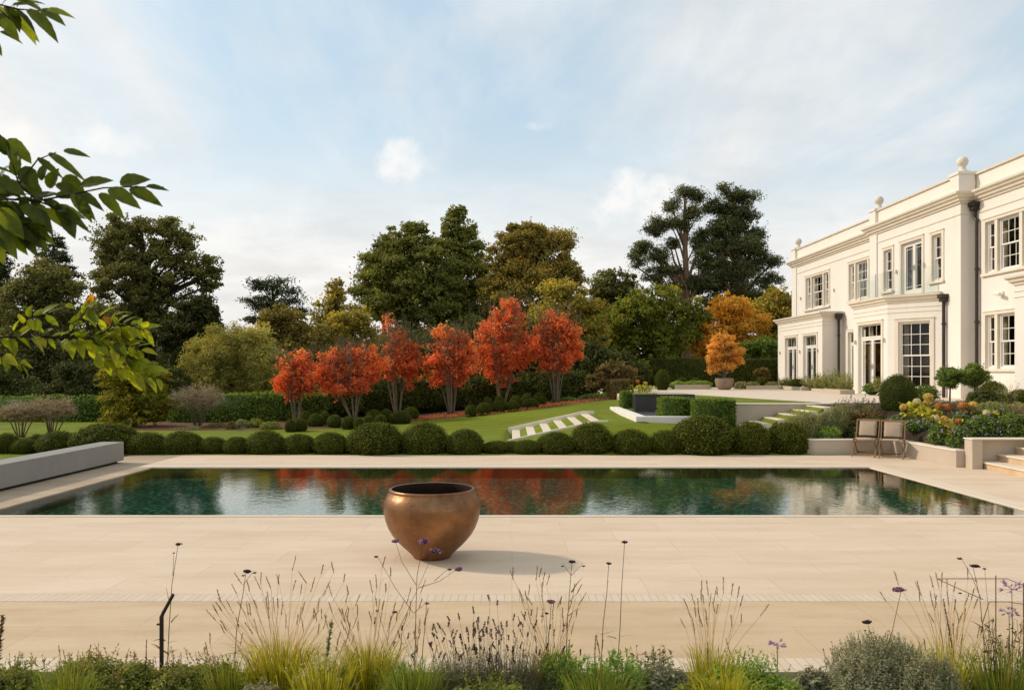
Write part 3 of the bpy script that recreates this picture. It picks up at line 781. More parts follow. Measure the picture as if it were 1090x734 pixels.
# mouldings
cornice = [(-.02, 7.93), (.05, 7.93), (.06, 7.99), (.13, 8.02), (.14, 8.09), (.22, 8.13), (.23, 8.17), (.31, 8.23), (.32, 8.30), (-.02, 8.32)]
g = Geo(); sweep(main_path, rev(cornice), g); hb(g, 'cornice', M['trim'])
g = Geo(); sweep(main_path, rev([(-.01, 7.545), (.025, 7.545), (.025, 7.585), (-.01, 7.585)]), g); hb(g, 'string_course', M['trim'])
g = Geo(); sweep(main_path, rev([(-.35, 8.2), (-.03, 8.2), (-.03, 8.90), (-.35, 8.90)]), g); hb(g, 'parapet', M['render'])
g = Geo(); sweep(main_path, rev([(-.39, 8.902), (.04, 8.902), (.05, 8.96), (-.39, 8.985)]), g); hb(g, 'coping', M['trim'])
bc = [(-.02, 4.70), (.04, 4.70), (.05, 4.76), (.12, 4.80), (.13, 4.86), (.21, 4.91), (.22, 4.98), (-.02, 5.0)]
for p in (bay_path, left_bay, porch):
    g = Geo(); sweep(p, rev(bc), g); hb(g, 'bay_cornice', M['trim'])
    for z in (4.33, 4.50):
        g = Geo(); sweep(p, rev([(-.01, z), (.02, z), (.02, z + .025), (-.01, z + .025)]), g); hb(g, 'string_course', M['trim'])
g = Geo(); g.prism([(x + (.02 if x < XM else 0), y) for x, y in bay_path], 4.86, 5.012); g.prism(left_bay, 4.86, 5.012); g.prism(porch + [(16, 14)], 4.86, 5.012); hb(g, 'bay_roof', M['lead'])
g = Geo(); g.box((16.3, 14, 8.55), (27, 46.3, 8.62)); hb(g, 'roof', M['lead'])
# pilasters at the block ends
for x, ya, yb in ((XM, 34.72, 35.395), (XW, 46.0, 46.695)):
    g = Geo(); g.box((x - .055, ya, ZT), (x, yb, 7.92)); hb(g, 'pilaster', M['render'], bevel=.006)
# ball finials on piers
for x, y in ((XM + .2, 28.55), (XM + .2, 35.05), (XW + .2, 46.35)):
    g = Geo(); g.box((x - .29, y - .29, 8.2), (x + .29, y + .29, 8.93)); g.box((x - .33, y - .33, 8.932), (x + .33, y + .33, 9.03))
    f = hb(g, 'finial_pier', M['render'], bevel=.01)
    prof = [(.26, 0), (.26, .03), (.15, .08), (.10, .14), (.11, .20)] + [(.19 * math.cos(t), .39 + .19 * math.sin(t)) for t in np.linspace(-1.0, 1.45, 12)] + [(.01, .585)]
    g = Geo(); g.lathe(prof, (x, y, 9.032), 28); g.build('ball_finial', M['trim'], f, smooth=True)
# downpipes with hoppers
def pipe(x, y, z0, z1, nx, ny, hop=True):
    g = Geo()
    pts = [(x, y, z0), (x, y, z1)] if not hop else [(x, y, z0), (x, y, z1 - .75), (x + nx * .0 + .0, y + .0, z1 - .62), (x - .13 * ny, y + .13 * nx, z1 - .5), (x - .13 * ny, y + .13 * nx, z1 - .25)]
    g.tube(pts, .06, 12)
    for z in np.arange(z0 + .8, z1 - .9, 1.8): g.tube([(x, y, z), (x, y, z + .07)], .08, 12)
    p = hb(g, 'downpipe', M['iron'], smooth=False)
    hx, hy = pts[-1][0], pts[-1][1]
    g = Geo(); g.box((hx - .12, hy - .12, z1 - .25), (hx + .12, hy + .12, z1 - .12)); g.box((hx - .16, hy - .16, z1 - .118), (hx + .16, hy + .16, z1 + .02)); g.build('hopper', M['iron'], p, bevel=.008)
pipe(15.90, 28.02, 1.19, 7.92, 1, 0)
pipe(15.40, 29.22, 1.19, 4.86, 1, 0, False)
pipe(15.72, 39.42, 1.19, 4.86, 1, 0, False)
# balcony balustrade on the canted bay
ip = [(XM, 29.75), (14.52, 31.3), (14.52, 34.15), (XM, 35.2)]
bal = empty('balustrade'); bal.parent = house; bal.location = HO
for k in range(3):
    T = Frame(ip[k], ip[k + 1]); n = 2 if k == 1 else 1
    for i in range(n):
        a, b = T.len * i / n + .04, T.len * (i + 1) / n - .04
        g = Geo(); g.box((a, -.006, 5.08), (b, .006, 5.98), T); g.build('glass_panel', M['clear'], bal)
    for i in range(n + (1 if k == 2 else 0)):
        u = T.len * i / n; p = T(u, 0, 5.0); g = Geo(); g.tube([p, (p[0], p[1], 6.0)], .018, 8); g.tube([(p[0], p[1], 5.0), (p[0], p[1], 5.03)], .05, 10); g.build('post', M['steel'], bal)
# wall lights
def wall_light(x, y, z):
    g = Geo(); g.tube([(x + .03, y, z - .07), (x + .03, y, z + .07)], .026, 10); g.tube([(x + .08, y, z), (x, y, z)], .02, 8); o = hb(g, 'wall_light', M['steel'])
    g = Geo(); g.tube([(x + .03, y, z + .071), (x + .03, y, z + .10)], [.03, .018], 10); g.build('cap', M['iron'], o)
for x, y, z in ((XM - .08, 30.75, 6.1), (XM - .08, 32.95, 6.1), (14.22, 34.02, 3.3), (14.22, 31.4, 3.3), (14.92, 40.1, 3.1), (14.92, 42.6, 3.1), (14.92, 45.75, 3.1), (XW - .08, 40.6, 6.1), (XW - .08, 45.3, 6.1)):
    wall_light(x, y, z)
g = Geo(); g.box((15.93, 26.62, 4.62), (15.999, 26.74, 4.74)); cam_p = hb(g, 'security_camera', M['paint'], bevel=.006)
g = Geo(); g.tube([(15.93, 26.68, 4.68), (15.80, 26.68, 4.60)], .02, 8); g.build('bracket', M['paint'], cam_p)
g = Geo(); g.tube([(15.82, 26.85, 4.70), (15.78, 26.50, 4.63)], .055, 12); g.tube([(15.779, 26.495, 4.63), (15.777, 26.48, 4.627)], .045, 12); g.build('camera_body', M['paint'], cam_p)
# ================================================================ BOX BALLS
def ball_mesh(seed, nleaf, leaf, mat, squareness=0.0, amp=.035):
    l = Leaves(); v, q = cube_sphere(20)
    r = .94 + lump(v, seed, amp, 2.2) + lump(v, seed + 9, amp * .6, 7)
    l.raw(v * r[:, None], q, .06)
    d = unit(nleaf)
    rr = 1.0 + lump(d, seed, amp, 2.2) + lump(d, seed + 9, amp * .6, 7)
    h = rng.normal(0, .022, nleaf)
    pos = d * (rr - .03 + h)[:, None]
    nr = d + .75 * rng.normal(size=(nleaf, 3))
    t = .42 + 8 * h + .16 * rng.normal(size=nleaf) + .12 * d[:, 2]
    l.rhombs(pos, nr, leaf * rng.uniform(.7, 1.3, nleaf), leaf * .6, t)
    # stray shoots
    n2 = nleaf // 14; d = unit(n2); d[:, 2] = np.abs(d[:, 2])
    l.rhombs(d * (1.03 + .03 * rng.random(n2))[:, None], np.cross(d, unit(n2)), leaf * 1.5, leaf * .5, .75 + .2 * rng.random(n2), tdir=d)
    o = l.build('box_ball', mat); me = o.data; bpy.data.objects.remove(o); return me
BALL = [ball_mesh(k * 17 + 3, 8000, .070, M['box'], amp=.055) for k in range(4)]
SMALL = [ball_mesh(k * 13 + 5, 4000, .085, M['box'], amp=.05) for k in range(3)]
def put_mesh(me, name, loc, scale, rz, label, cat, group=None):
    o = bpy.data.objects.new(name, me); COL.objects.link(o); o.location = loc; o.scale = scale; o.rotation_euler = (0, 0, rz)
    return tag(o, label, cat, group)
def ball_px(px, w, top, Y, k, label, group, meshes=BALL, cat='box ball', zb=None, name='box_ball', flat=1.42):
    x = (px - CX) / F * Y; rx = w / 2 / F * Y; zt = EYE - (top - HY) / F * Y
    if zb is None: zb = min(gzf(x, Y), zt - rx * .9)
    rz = (zt - zb) / flat
    return put_mesh(meshes[k % len(meshes)], name, (x, Y, zt - rz), (rx, rx * random.uniform(.92, 1.05), rz), k * 1.7, label, cat, group)
ordinal = ['first', 'second', 'third', 'fourth', 'fifth', 'sixth', 'seventh', 'eighth', 'ninth', 'tenth', 'eleventh', 'twelfth', 'thirteenth', 'fourteenth', 'fifteenth', 'sixteenth', 'seventeenth', 'eighteenth', 'nineteenth', 'twentieth', 'twenty-first', 'twenty-second', 'twenty-third', 'twenty-fourth', 'twenty-fifth', 'twenty-sixth', 'twenty-seventh', 'twenty-eighth']
front = [(-6, 30, 464), (8, 26, 461), (26, 25, 467), (62, 43, 459), (113, 64, 451), (158, 41, 460), (194, 40, 459), (227, 30, 465), (252, 27, 465), (283, 39, 458), (318, 36, 462), (352, 35, 460), (400, 58, 450), (452, 47, 449.5), (495, 39, 457), (529, 29, 469), (545, 22, 469.5), (561, 30, 468), (592, 39, 460), (630, 44, 450), (672, 40, 457), (708, 37, 458), (748, 62, 443), (799, 42, 449.5), (838, 43, 450)]
hint = {0: 'half cut off at the left frame edge', 1: 'small and behind the grey block wall', 2: 'smallest by the bare twiggy shrubs', 3: 'behind the grey block wall', 4: 'wide low dome just behind the end of the grey block', 5: 'just right of the grey block end', 12: 'wide dome in the middle of the row', 13: 'tall round, right of the wide middle dome', 15: 'low, in front of the lawn steps', 16: 'smallest and greenest, in front of the lawn steps', 18: 'below the right end of the lawn steps', 19: 'big and round, right of the lawn steps', 22: 'biggest dome, in front of the square clipped hedges', 23: 'between the biggest dome and the last ball', 24: 'last one, beside the low planter wall'}
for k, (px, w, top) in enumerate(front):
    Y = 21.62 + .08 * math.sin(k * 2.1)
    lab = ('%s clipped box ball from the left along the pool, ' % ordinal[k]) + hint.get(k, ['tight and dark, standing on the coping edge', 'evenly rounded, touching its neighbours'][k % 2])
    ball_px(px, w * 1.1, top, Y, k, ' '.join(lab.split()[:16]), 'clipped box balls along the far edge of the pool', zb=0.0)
back = [(684, 30, 449, 22.9, 'box ball peeping up behind the front row beside the white basin'), (40, 20, 462, 22.9, 'small box ball tucked behind the front row by the bare shrubs'), (140, 20, 462, 22.7, 'low box ball behind the wide dome at the grey block end')]
for k, (px, w, top, Y, lab) in enumerate(back): ball_px(px, w, top, Y, k, lab, None)
# clusters of small balls at the foot of the red trees
ca = [(309, 12, 446), (319, 16, 445), (325, 13, 437), (336, 18, 440), (346, 12, 438), (356, 17, 441), (371, 15, 443), (382, 12, 444), (392, 13, 442), (398, 19, 436), (405, 15, 441), (411, 14, 435), (426, 24, 437), (437, 18, 433)]
for k, (px, w, top) in enumerate(ca):
    Y = 29.6 + (442 - top) * .32 + max(0, (px - 390) * .012)
    ball_px(px, w, top, Y, k, '%s small box ball from the left in the cluster below the leftmost red trees' % ordinal[k], 'small box balls below the red trees', SMALL, flat=1.6)
cb = [(501, 13, 430.5), (515, 16, 428.5), (519, 11, 422.5), (531, 16, 426), (532, 12, 421), (546, 16, 426), (549, 14, 421), (561, 13, 418.5), (565, 17, 424), (574, 15, 418)]
for k, (px, w, top) in enumerate(cb):
    Y = 33 + (428 - top) * .25
    ball_px(px, w, top, Y, k, '%s small box ball from the left in the cluster below the tallest red tree' % ordinal[k], 'small box balls below the tallest red tree', SMALL, flat=1.6)

# ================================================================ CLIPPED HEDGES
def hedge(name, x0, y0, x1, y1, z0, z1, mat, label, leaf=.07, dens=900, cat='hedge', wob=.03, rot=0):
    sx, sy, sz = x1 - x0, y1 - y0, z1 - z0
    l = Leaves(); faces = []
    def face(o, u, v, n):
        o, u, v, n = map(np.array, (o, u, v, n)); A = np.linalg.norm(u) * np.linalg.norm(v); k = int(A * dens)
        a, b = rng.random(k), rng.random(k); p = o + np.outer(a, u) + np.outer(b, v)
        dd = lump(p, 5, wob, 1.6) + lump(p, 8, wob * .6, 6); h = rng.normal(0, leaf * .35, k)
        p = p + n * (dd + h)[:, None]
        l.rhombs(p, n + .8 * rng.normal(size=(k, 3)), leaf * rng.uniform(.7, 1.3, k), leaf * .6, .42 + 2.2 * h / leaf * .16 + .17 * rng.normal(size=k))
    z0b = z0 - .15
    face((0, 0, z0b), (sx, 0, 0), (0, 0, z1 - z0b), (0, -1., 0)); face((0, 0, z0b), (0, sy, 0), (0, 0, z1 - z0b), (-1., 0, 0))
    face((sx, 0, z0b), (0, sy, 0), (0, 0, z1 - z0b), (1., 0, 0)); face((0, sy, z0b), (sx, 0, 0), (0, 0, z1 - z0b), (0, 1., 0)); face((0, 0, z1), (sx, 0, 0), (0, sy, 0), (0, 0, 1.))
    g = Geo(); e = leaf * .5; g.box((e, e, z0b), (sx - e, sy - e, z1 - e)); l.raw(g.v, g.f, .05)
    o = l.build(name, mat, loc=(x0, y0, 0)); o.rotation_euler[2] = rot
    return tag(o, label, cat)
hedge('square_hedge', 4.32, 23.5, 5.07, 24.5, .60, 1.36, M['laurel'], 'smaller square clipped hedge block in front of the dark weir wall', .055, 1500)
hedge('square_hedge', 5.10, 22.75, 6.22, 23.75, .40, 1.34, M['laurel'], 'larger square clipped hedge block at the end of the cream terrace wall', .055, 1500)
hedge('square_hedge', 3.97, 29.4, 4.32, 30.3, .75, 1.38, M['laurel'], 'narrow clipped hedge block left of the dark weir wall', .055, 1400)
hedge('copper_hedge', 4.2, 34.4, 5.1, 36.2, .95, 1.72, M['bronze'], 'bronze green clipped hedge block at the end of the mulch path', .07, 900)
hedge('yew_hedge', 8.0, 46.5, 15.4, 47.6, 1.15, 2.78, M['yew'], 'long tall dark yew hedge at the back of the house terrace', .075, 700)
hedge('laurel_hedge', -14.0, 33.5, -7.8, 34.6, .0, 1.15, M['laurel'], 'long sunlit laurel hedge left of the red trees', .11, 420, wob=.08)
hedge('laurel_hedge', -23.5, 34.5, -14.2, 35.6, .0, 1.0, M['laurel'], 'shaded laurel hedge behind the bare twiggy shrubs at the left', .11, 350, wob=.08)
def mound(name, pts, mat, leaf, dens, label, cat, group=None, seed=1, aspect=.55, up=.4, extra=None, parent=None):
    """leafy mound(s): list of (x, y, z, rx, ry, rz) domes in one plant"""
    l = Leaves(); x0, y0, z0 = pts[0][0], pts[0][1], pts[0][2]
    for k, (x, y, z, rx, ry, rz) in enumerate(pts):
        v, q = cube_sphere(7); r = .82 + lump(v, seed + k, .10, 2.5)
        l.raw(v * r[:, None] * np.array([rx, ry, rz]) * .93 + np.array([x - x0, y - y0, z - z0]), q, .04)
        n = int(dens * (rx * ry + rx * rz + ry * rz) * 4)
        d = unit(n); d[:, 2] = np.where(d[:, 2] < -.3, -d[:, 2], d[:, 2])
        rr = .92 + lump(d, seed + k, .13, 2.6) + lump(d, seed + k + 40, .09, 7); h = rng.normal(0, .06, n)
        p = d * (rr + h)[:, None] * np.array([rx, ry, rz]) + np.array([x - x0, y - y0, z - z0])
        nr = d + np.array([0, 0, up]) + .7 * rng.normal(size=(n, 3))
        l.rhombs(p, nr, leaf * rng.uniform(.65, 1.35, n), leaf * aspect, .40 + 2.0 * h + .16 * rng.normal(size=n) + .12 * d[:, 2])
    if extra: extra(l, np.array([x0, y0, z0]))
    o = l.build(name, mat if isinstance(mat, list) else [mat], parent=parent, loc=None if parent else (x0, y0, z0))
    return tag(o, label, cat, group) if label else o
def mound_px(name, px, py_top, py_bot, w, Y, mat, leaf, dens, label, cat='shrub', **kw):
    a = at(px, py_top, Y); b = at(px, py_bot, Y); rx = w / 2 / F * Y; rz = (a.z - b.z)
    return mound(name, [(a.x, Y, b.z + rz * .25, rx, rx * .8, rz * .75)], mat, leaf, dens, label, cat, **kw)
# clipped dark hedge behind the red trees
mound('rounded_hedge', [(x, y, .75, 1.25, 1.0, 1.1) for x, y in ((-6.4, 37.3), (-5.0, 37.6))], M['yew'], .10, 420, 'dark rounded hedge mound behind the second red tree', 'hedge', seed=2)
mound('rounded_hedge', [(x, y, .8, 1.35, 1.0, 1.15) for x, y in ((-3.6, 38.0), (-2.0, 38.2), (-.4, 38.4))], M['yew'], .10, 420, 'dark rounded hedge mound between the middle red trees', 'hedge', seed=3)
mound('rounded_hedge', [(x, y, .9, 1.35, 1.0, 1.25) for x, y in ((1.2, 38.8), (2.8, 39.2))], M['yew'], .10, 420, 'dark rounded hedge mound behind the rightmost red trees', 'hedge', seed=4)

mound('rounded_hedge', [(-7.5, 36.2, .6, 1.1, .9, 1.0), (-8.6, 36.4, .6, 1.0, .9, .9)], M['yew'], .10, 420, 'dark rounded hedge mound between the first and second red tree', 'hedge', seed=6)
# ================================================================ TREES
def crown(l, blobs, n, leaf, clump=.24, aspect=.55, flat=.72, up=.5, mi=0, seed=0, tvar=.10, shell=.45, csize=None, loose=.12, ragged=.26, spray=1.0, fill=1.0):
    """foliage inside ellipsoid blobs (x,y,z,rx,ry,rz): leaf clumps on a lumpy boundary, loose inner leaves, and sprays that fray the outline"""
    r0 = np.random.default_rng(100 + seed); cents = []
    vols = np.array([(b[3] * b[5]) ** 1.0 for b in blobs]); share = vols / vols.sum()
    for bi, (b, s) in enumerate(zip(blobs, share)):
        x, y, z, rx, ry, rz = b; m = int(n * s); R3 = np.array([rx, ry, rz]); C = np.array([x, y, z])
        cr = csize or clump * min(rx, rz); nc = max(8, min(320, int(fill * 1.25 * (rx * ry + rx * rz + ry * rz) / (cr * cr) * .55)))
        d = r0.normal(size=(nc, 3)); d /= np.linalg.norm(d, axis=1, keepdims=True)
        edge = .90 + ragged * lump(d, seed * 7 + bi, 1.0, 2.6) + r0.normal(0, .05, nc)
        rad = (shell + (1.0 - shell) * r0.random(nc) ** .5) * edge
        c = d * rad[:, None] * R3 + C
        size = cr * np.exp(r0.normal(0, .32, nc)); ct = r0.normal(0, tvar, nc)
        idx = r0.choice(nc, m, p=size ** 2 / (size ** 2).sum())
        e = r0.normal(size=(m, 3)); e /= np.linalg.norm(e, axis=1, keepdims=True)
        q = r0.random(m) ** .55 * np.where(r0.random(m) < .12, 1.3, 1.0)
        p = c[idx] + e * (q * size[idx])[:, None] * np.array([1.2, 1.2, flat])
        k = int(m * loose); ee = r0.normal(size=(k, 3)); ee /= np.linalg.norm(ee, axis=1, keepdims=True)
        p[:k] = ee * (r0.random(k) ** .5 * .82)[:, None] * R3 + C; e[:k] = ee
        # sprays: little leafy shoots pointing out of the crown
        ns = int(m * .10 * spray / 9)
        if ns > 3:
            sd = r0.normal(size=(ns, 3)); sd[:, 2] = sd[:, 2] * .8 + .35; sd /= np.linalg.norm(sd, axis=1, keepdims=True)
            ed = .90 + ragged * lump(sd, seed * 7 + bi, 1.0, 2.6)
            base = sd * (ed * .92)[:, None] * R3 + C; ln = cr * r0.uniform(.25, .95, ns)
            dr = sd + .5 * r0.normal(size=(ns, 3)); f = np.arange(9) / 8.
            sp = (base[:, None, :] + dr[:, None, :] * (ln[:, None] * f)[:, :, None]).reshape(-1, 3) + r0.normal(0, leaf * .35, (ns * 9, 3))
            p[k:k + len(sp)] = sp[:max(0, m - k)]
        nr = e * .8 + np.array([0, 0, up]) + .8 * r0.normal(size=(m, 3))
        out = np.linalg.norm((p - C) / R3, axis=1); hz = (p[:, 2] - (z - rz)) / (2 * rz)
        t = .40 + ct[idx] + .45 * (np.clip(out, 0, 1.15) - .82) + .18 * (hz - .5) + .14 * r0.normal(size=m) + .16 * e[:, 2] + .10 * (q - .6)  # upper, outer leaves tinted lighter, inner ones darker: clump shading painted in
        l.rhombs(p, nr, leaf * r0.uniform(.6, 1.4, m), leaf * aspect, t, mi)
        cents += [(tuple(c[i]), size[i]) for i in range(nc)]
    return cents
def limbs(g, base, top, cents, r0, n, seed=0, bend=.3, lean=0, fork=.35):
    """trunk from base to top and limbs that reach into the leaf clumps"""
    rr = random.Random(seed); base = Vector(base); top = Vector(top)
    K = 7; pts = []; H = (top - base).length
    for k in range(K + 1):
        t = k / K; p = base.lerp(top, t); p += Vector((rr.uniform(-1, 1), rr.uniform(-1, 1), 0)) * bend * .08 * H * (t * (1 - t) * 2 + .05 * (k > 0)); pts.append(p)
    pts[0] = base - Vector((0, 0, .3))
    rad = [r0 * (1.25 if k == 0 else 1) * (1 - .82 * (k / K)) + .01 for k in range(K + 1)]
    g.tube(pts, rad, 9)
    cs = rr.sample(cents, min(n, len(cents)))
    for c, s in cs:
        c = Vector(c); t = min(.95, max(fork, (c.z - base.z) / max(.1, H) - .22)); i = t * K; k = int(i); p = pts[k].lerp(pts[min(K, k + 1)], i - k)
        m1 = p.lerp(c, .5) + Vector((rr.uniform(-.1, .1), rr.uniform(-.1, .1), rr.uniform(-.02, .12))) * (c - p).length
        rb = rad[k] * .42
        g.tube([p, p.lerp(m1, .5) + Vector((0, 0, .02)), m1, m1.lerp(c, .6), c], [rb, rb * .8, rb * .6, rb * .4, rb * .15 + .004], 6)
def tree(name, label, blobs_px, Y, mat, leaf, n, base_px=None, r0=.3, group=None, cat='tree', bark='bark', nl=16, depth=.8, seed=0, top_px=None, z0=None, fork=.3, bend=.3, **kw):
    blobs = []
    for b in blobs_px:
        px, py, rx, ry = b[:4]; dy = b[4] if len(b) > 4 else 0
        p = at(px, py, Y + dy); a = rx / F * (Y + dy); c = ry / F * (Y + dy)
        blobs.append((p.x, Y + dy, p.z, a, a * depth, c))
    bx = (base_px if base_px is not None else blobs_px[0][0])
    bx = (bx - CX) / F * Y; bz = gzf(bx, Y) if z0 is None else z0
    t = empty(name, (bx, Y, bz), label, cat, group)
    l = Leaves(); cents = crown(l, [(b[0] - bx, b[1] - Y, b[2] - bz, b[3], b[4], b[5]) for b in blobs], n, leaf, seed=seed, **kw)
    l.build('crown', mat, t)
    hi = max(blobs, key=lambda b: b[2] + b[5])
    top = Vector((hi[0] - bx, hi[1] - Y, hi[2] - bz + hi[5] * .6)) if top_px is None else at(top_px[0], top_px[1], Y) - Vector((bx, Y, bz))
    g = Geo(); limbs(g, (0, 0, 0), top, cents, r0, nl, seed, fork=fork, bend=bend); g.build('trunk', M[bark], t, smooth=True)
    return t
GB = 'trees beyond the garden'
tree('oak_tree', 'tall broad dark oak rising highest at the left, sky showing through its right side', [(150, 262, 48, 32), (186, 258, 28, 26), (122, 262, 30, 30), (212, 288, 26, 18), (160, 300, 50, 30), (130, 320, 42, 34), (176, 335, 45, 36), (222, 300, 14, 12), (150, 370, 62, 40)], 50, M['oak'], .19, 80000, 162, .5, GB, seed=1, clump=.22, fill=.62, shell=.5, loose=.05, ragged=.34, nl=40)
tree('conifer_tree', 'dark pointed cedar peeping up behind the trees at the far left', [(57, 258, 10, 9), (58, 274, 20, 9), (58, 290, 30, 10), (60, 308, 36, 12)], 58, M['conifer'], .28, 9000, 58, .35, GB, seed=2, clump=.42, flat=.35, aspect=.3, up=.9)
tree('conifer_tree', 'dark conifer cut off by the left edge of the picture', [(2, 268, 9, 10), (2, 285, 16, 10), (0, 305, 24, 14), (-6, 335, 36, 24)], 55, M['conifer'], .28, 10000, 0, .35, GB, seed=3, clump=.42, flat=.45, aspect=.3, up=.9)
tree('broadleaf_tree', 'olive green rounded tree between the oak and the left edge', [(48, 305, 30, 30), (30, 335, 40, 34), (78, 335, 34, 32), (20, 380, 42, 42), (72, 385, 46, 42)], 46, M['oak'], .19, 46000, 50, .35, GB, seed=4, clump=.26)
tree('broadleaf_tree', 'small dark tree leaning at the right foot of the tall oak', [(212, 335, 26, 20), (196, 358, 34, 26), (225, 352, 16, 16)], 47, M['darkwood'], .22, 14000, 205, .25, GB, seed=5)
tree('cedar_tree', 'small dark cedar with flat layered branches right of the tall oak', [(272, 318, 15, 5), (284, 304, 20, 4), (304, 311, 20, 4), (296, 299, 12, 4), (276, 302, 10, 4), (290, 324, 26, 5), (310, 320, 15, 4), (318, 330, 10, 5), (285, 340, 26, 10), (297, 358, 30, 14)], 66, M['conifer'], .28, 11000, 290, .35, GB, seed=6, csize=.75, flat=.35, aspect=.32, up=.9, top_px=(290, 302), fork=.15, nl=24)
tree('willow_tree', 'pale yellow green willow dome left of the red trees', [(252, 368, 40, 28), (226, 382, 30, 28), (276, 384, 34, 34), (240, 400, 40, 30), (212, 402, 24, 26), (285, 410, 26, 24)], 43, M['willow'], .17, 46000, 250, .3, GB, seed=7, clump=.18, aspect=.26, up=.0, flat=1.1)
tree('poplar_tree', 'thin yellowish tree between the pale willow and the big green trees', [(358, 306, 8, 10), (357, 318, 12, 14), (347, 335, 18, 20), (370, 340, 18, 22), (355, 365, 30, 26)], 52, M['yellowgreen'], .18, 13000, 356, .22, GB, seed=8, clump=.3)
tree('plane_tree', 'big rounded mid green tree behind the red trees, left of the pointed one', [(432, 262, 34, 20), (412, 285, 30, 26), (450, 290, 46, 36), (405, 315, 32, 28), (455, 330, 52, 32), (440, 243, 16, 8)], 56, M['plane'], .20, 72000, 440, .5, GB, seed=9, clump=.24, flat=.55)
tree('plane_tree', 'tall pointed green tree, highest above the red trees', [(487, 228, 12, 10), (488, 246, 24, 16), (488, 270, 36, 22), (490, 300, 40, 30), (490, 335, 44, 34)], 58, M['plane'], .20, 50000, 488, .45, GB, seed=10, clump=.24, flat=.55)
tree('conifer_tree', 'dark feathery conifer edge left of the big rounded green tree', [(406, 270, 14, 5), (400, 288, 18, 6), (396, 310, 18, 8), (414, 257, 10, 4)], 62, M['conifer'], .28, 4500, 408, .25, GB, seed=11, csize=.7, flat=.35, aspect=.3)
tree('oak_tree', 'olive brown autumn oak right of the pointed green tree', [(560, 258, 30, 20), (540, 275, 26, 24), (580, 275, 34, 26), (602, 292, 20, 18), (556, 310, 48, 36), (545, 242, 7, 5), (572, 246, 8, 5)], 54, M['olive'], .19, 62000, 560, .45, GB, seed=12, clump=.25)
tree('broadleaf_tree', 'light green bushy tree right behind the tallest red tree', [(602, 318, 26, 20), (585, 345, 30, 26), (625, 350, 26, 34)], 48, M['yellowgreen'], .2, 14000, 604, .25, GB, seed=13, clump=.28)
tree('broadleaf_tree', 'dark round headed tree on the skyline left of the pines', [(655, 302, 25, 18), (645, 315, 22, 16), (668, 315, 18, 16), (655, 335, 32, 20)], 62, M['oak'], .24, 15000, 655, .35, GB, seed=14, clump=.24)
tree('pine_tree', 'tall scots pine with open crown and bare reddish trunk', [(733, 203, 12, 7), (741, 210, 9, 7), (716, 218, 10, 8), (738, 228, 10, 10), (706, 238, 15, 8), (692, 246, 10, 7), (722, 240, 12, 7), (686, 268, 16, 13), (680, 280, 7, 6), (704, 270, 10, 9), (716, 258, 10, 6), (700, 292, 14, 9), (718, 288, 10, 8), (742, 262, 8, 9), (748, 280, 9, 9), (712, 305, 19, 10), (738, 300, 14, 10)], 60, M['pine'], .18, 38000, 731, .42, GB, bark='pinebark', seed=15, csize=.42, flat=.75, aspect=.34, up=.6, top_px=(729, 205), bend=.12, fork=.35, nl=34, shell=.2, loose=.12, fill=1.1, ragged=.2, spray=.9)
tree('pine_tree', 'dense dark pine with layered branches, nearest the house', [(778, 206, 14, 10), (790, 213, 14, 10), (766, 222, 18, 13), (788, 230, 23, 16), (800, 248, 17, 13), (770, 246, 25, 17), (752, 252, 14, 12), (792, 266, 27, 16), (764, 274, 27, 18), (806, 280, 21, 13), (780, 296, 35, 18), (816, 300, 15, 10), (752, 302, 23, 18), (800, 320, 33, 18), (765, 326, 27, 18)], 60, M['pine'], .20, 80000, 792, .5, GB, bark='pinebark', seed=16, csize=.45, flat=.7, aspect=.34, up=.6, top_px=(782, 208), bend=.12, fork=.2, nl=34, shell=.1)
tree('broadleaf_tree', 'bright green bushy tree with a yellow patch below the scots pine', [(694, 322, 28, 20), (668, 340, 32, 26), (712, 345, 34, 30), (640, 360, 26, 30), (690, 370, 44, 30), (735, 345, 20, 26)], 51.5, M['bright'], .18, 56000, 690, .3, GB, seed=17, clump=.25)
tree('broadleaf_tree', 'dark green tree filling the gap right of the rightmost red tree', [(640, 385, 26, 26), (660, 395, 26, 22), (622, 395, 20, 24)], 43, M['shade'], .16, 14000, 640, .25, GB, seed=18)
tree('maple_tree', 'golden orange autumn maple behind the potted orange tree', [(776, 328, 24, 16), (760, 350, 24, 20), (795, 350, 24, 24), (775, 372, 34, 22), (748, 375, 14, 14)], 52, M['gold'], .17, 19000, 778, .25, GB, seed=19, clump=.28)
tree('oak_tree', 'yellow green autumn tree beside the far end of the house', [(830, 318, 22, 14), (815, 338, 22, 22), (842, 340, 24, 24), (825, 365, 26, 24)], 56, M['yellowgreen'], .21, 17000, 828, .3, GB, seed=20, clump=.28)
tree('laurel_tree', 'glossy dark laurel below the golden maple', [(812, 372, 22, 14), (785, 378, 18, 10)], 49.5, M['laurel'], .15, 7000, 810, .15, GB, seed=21)

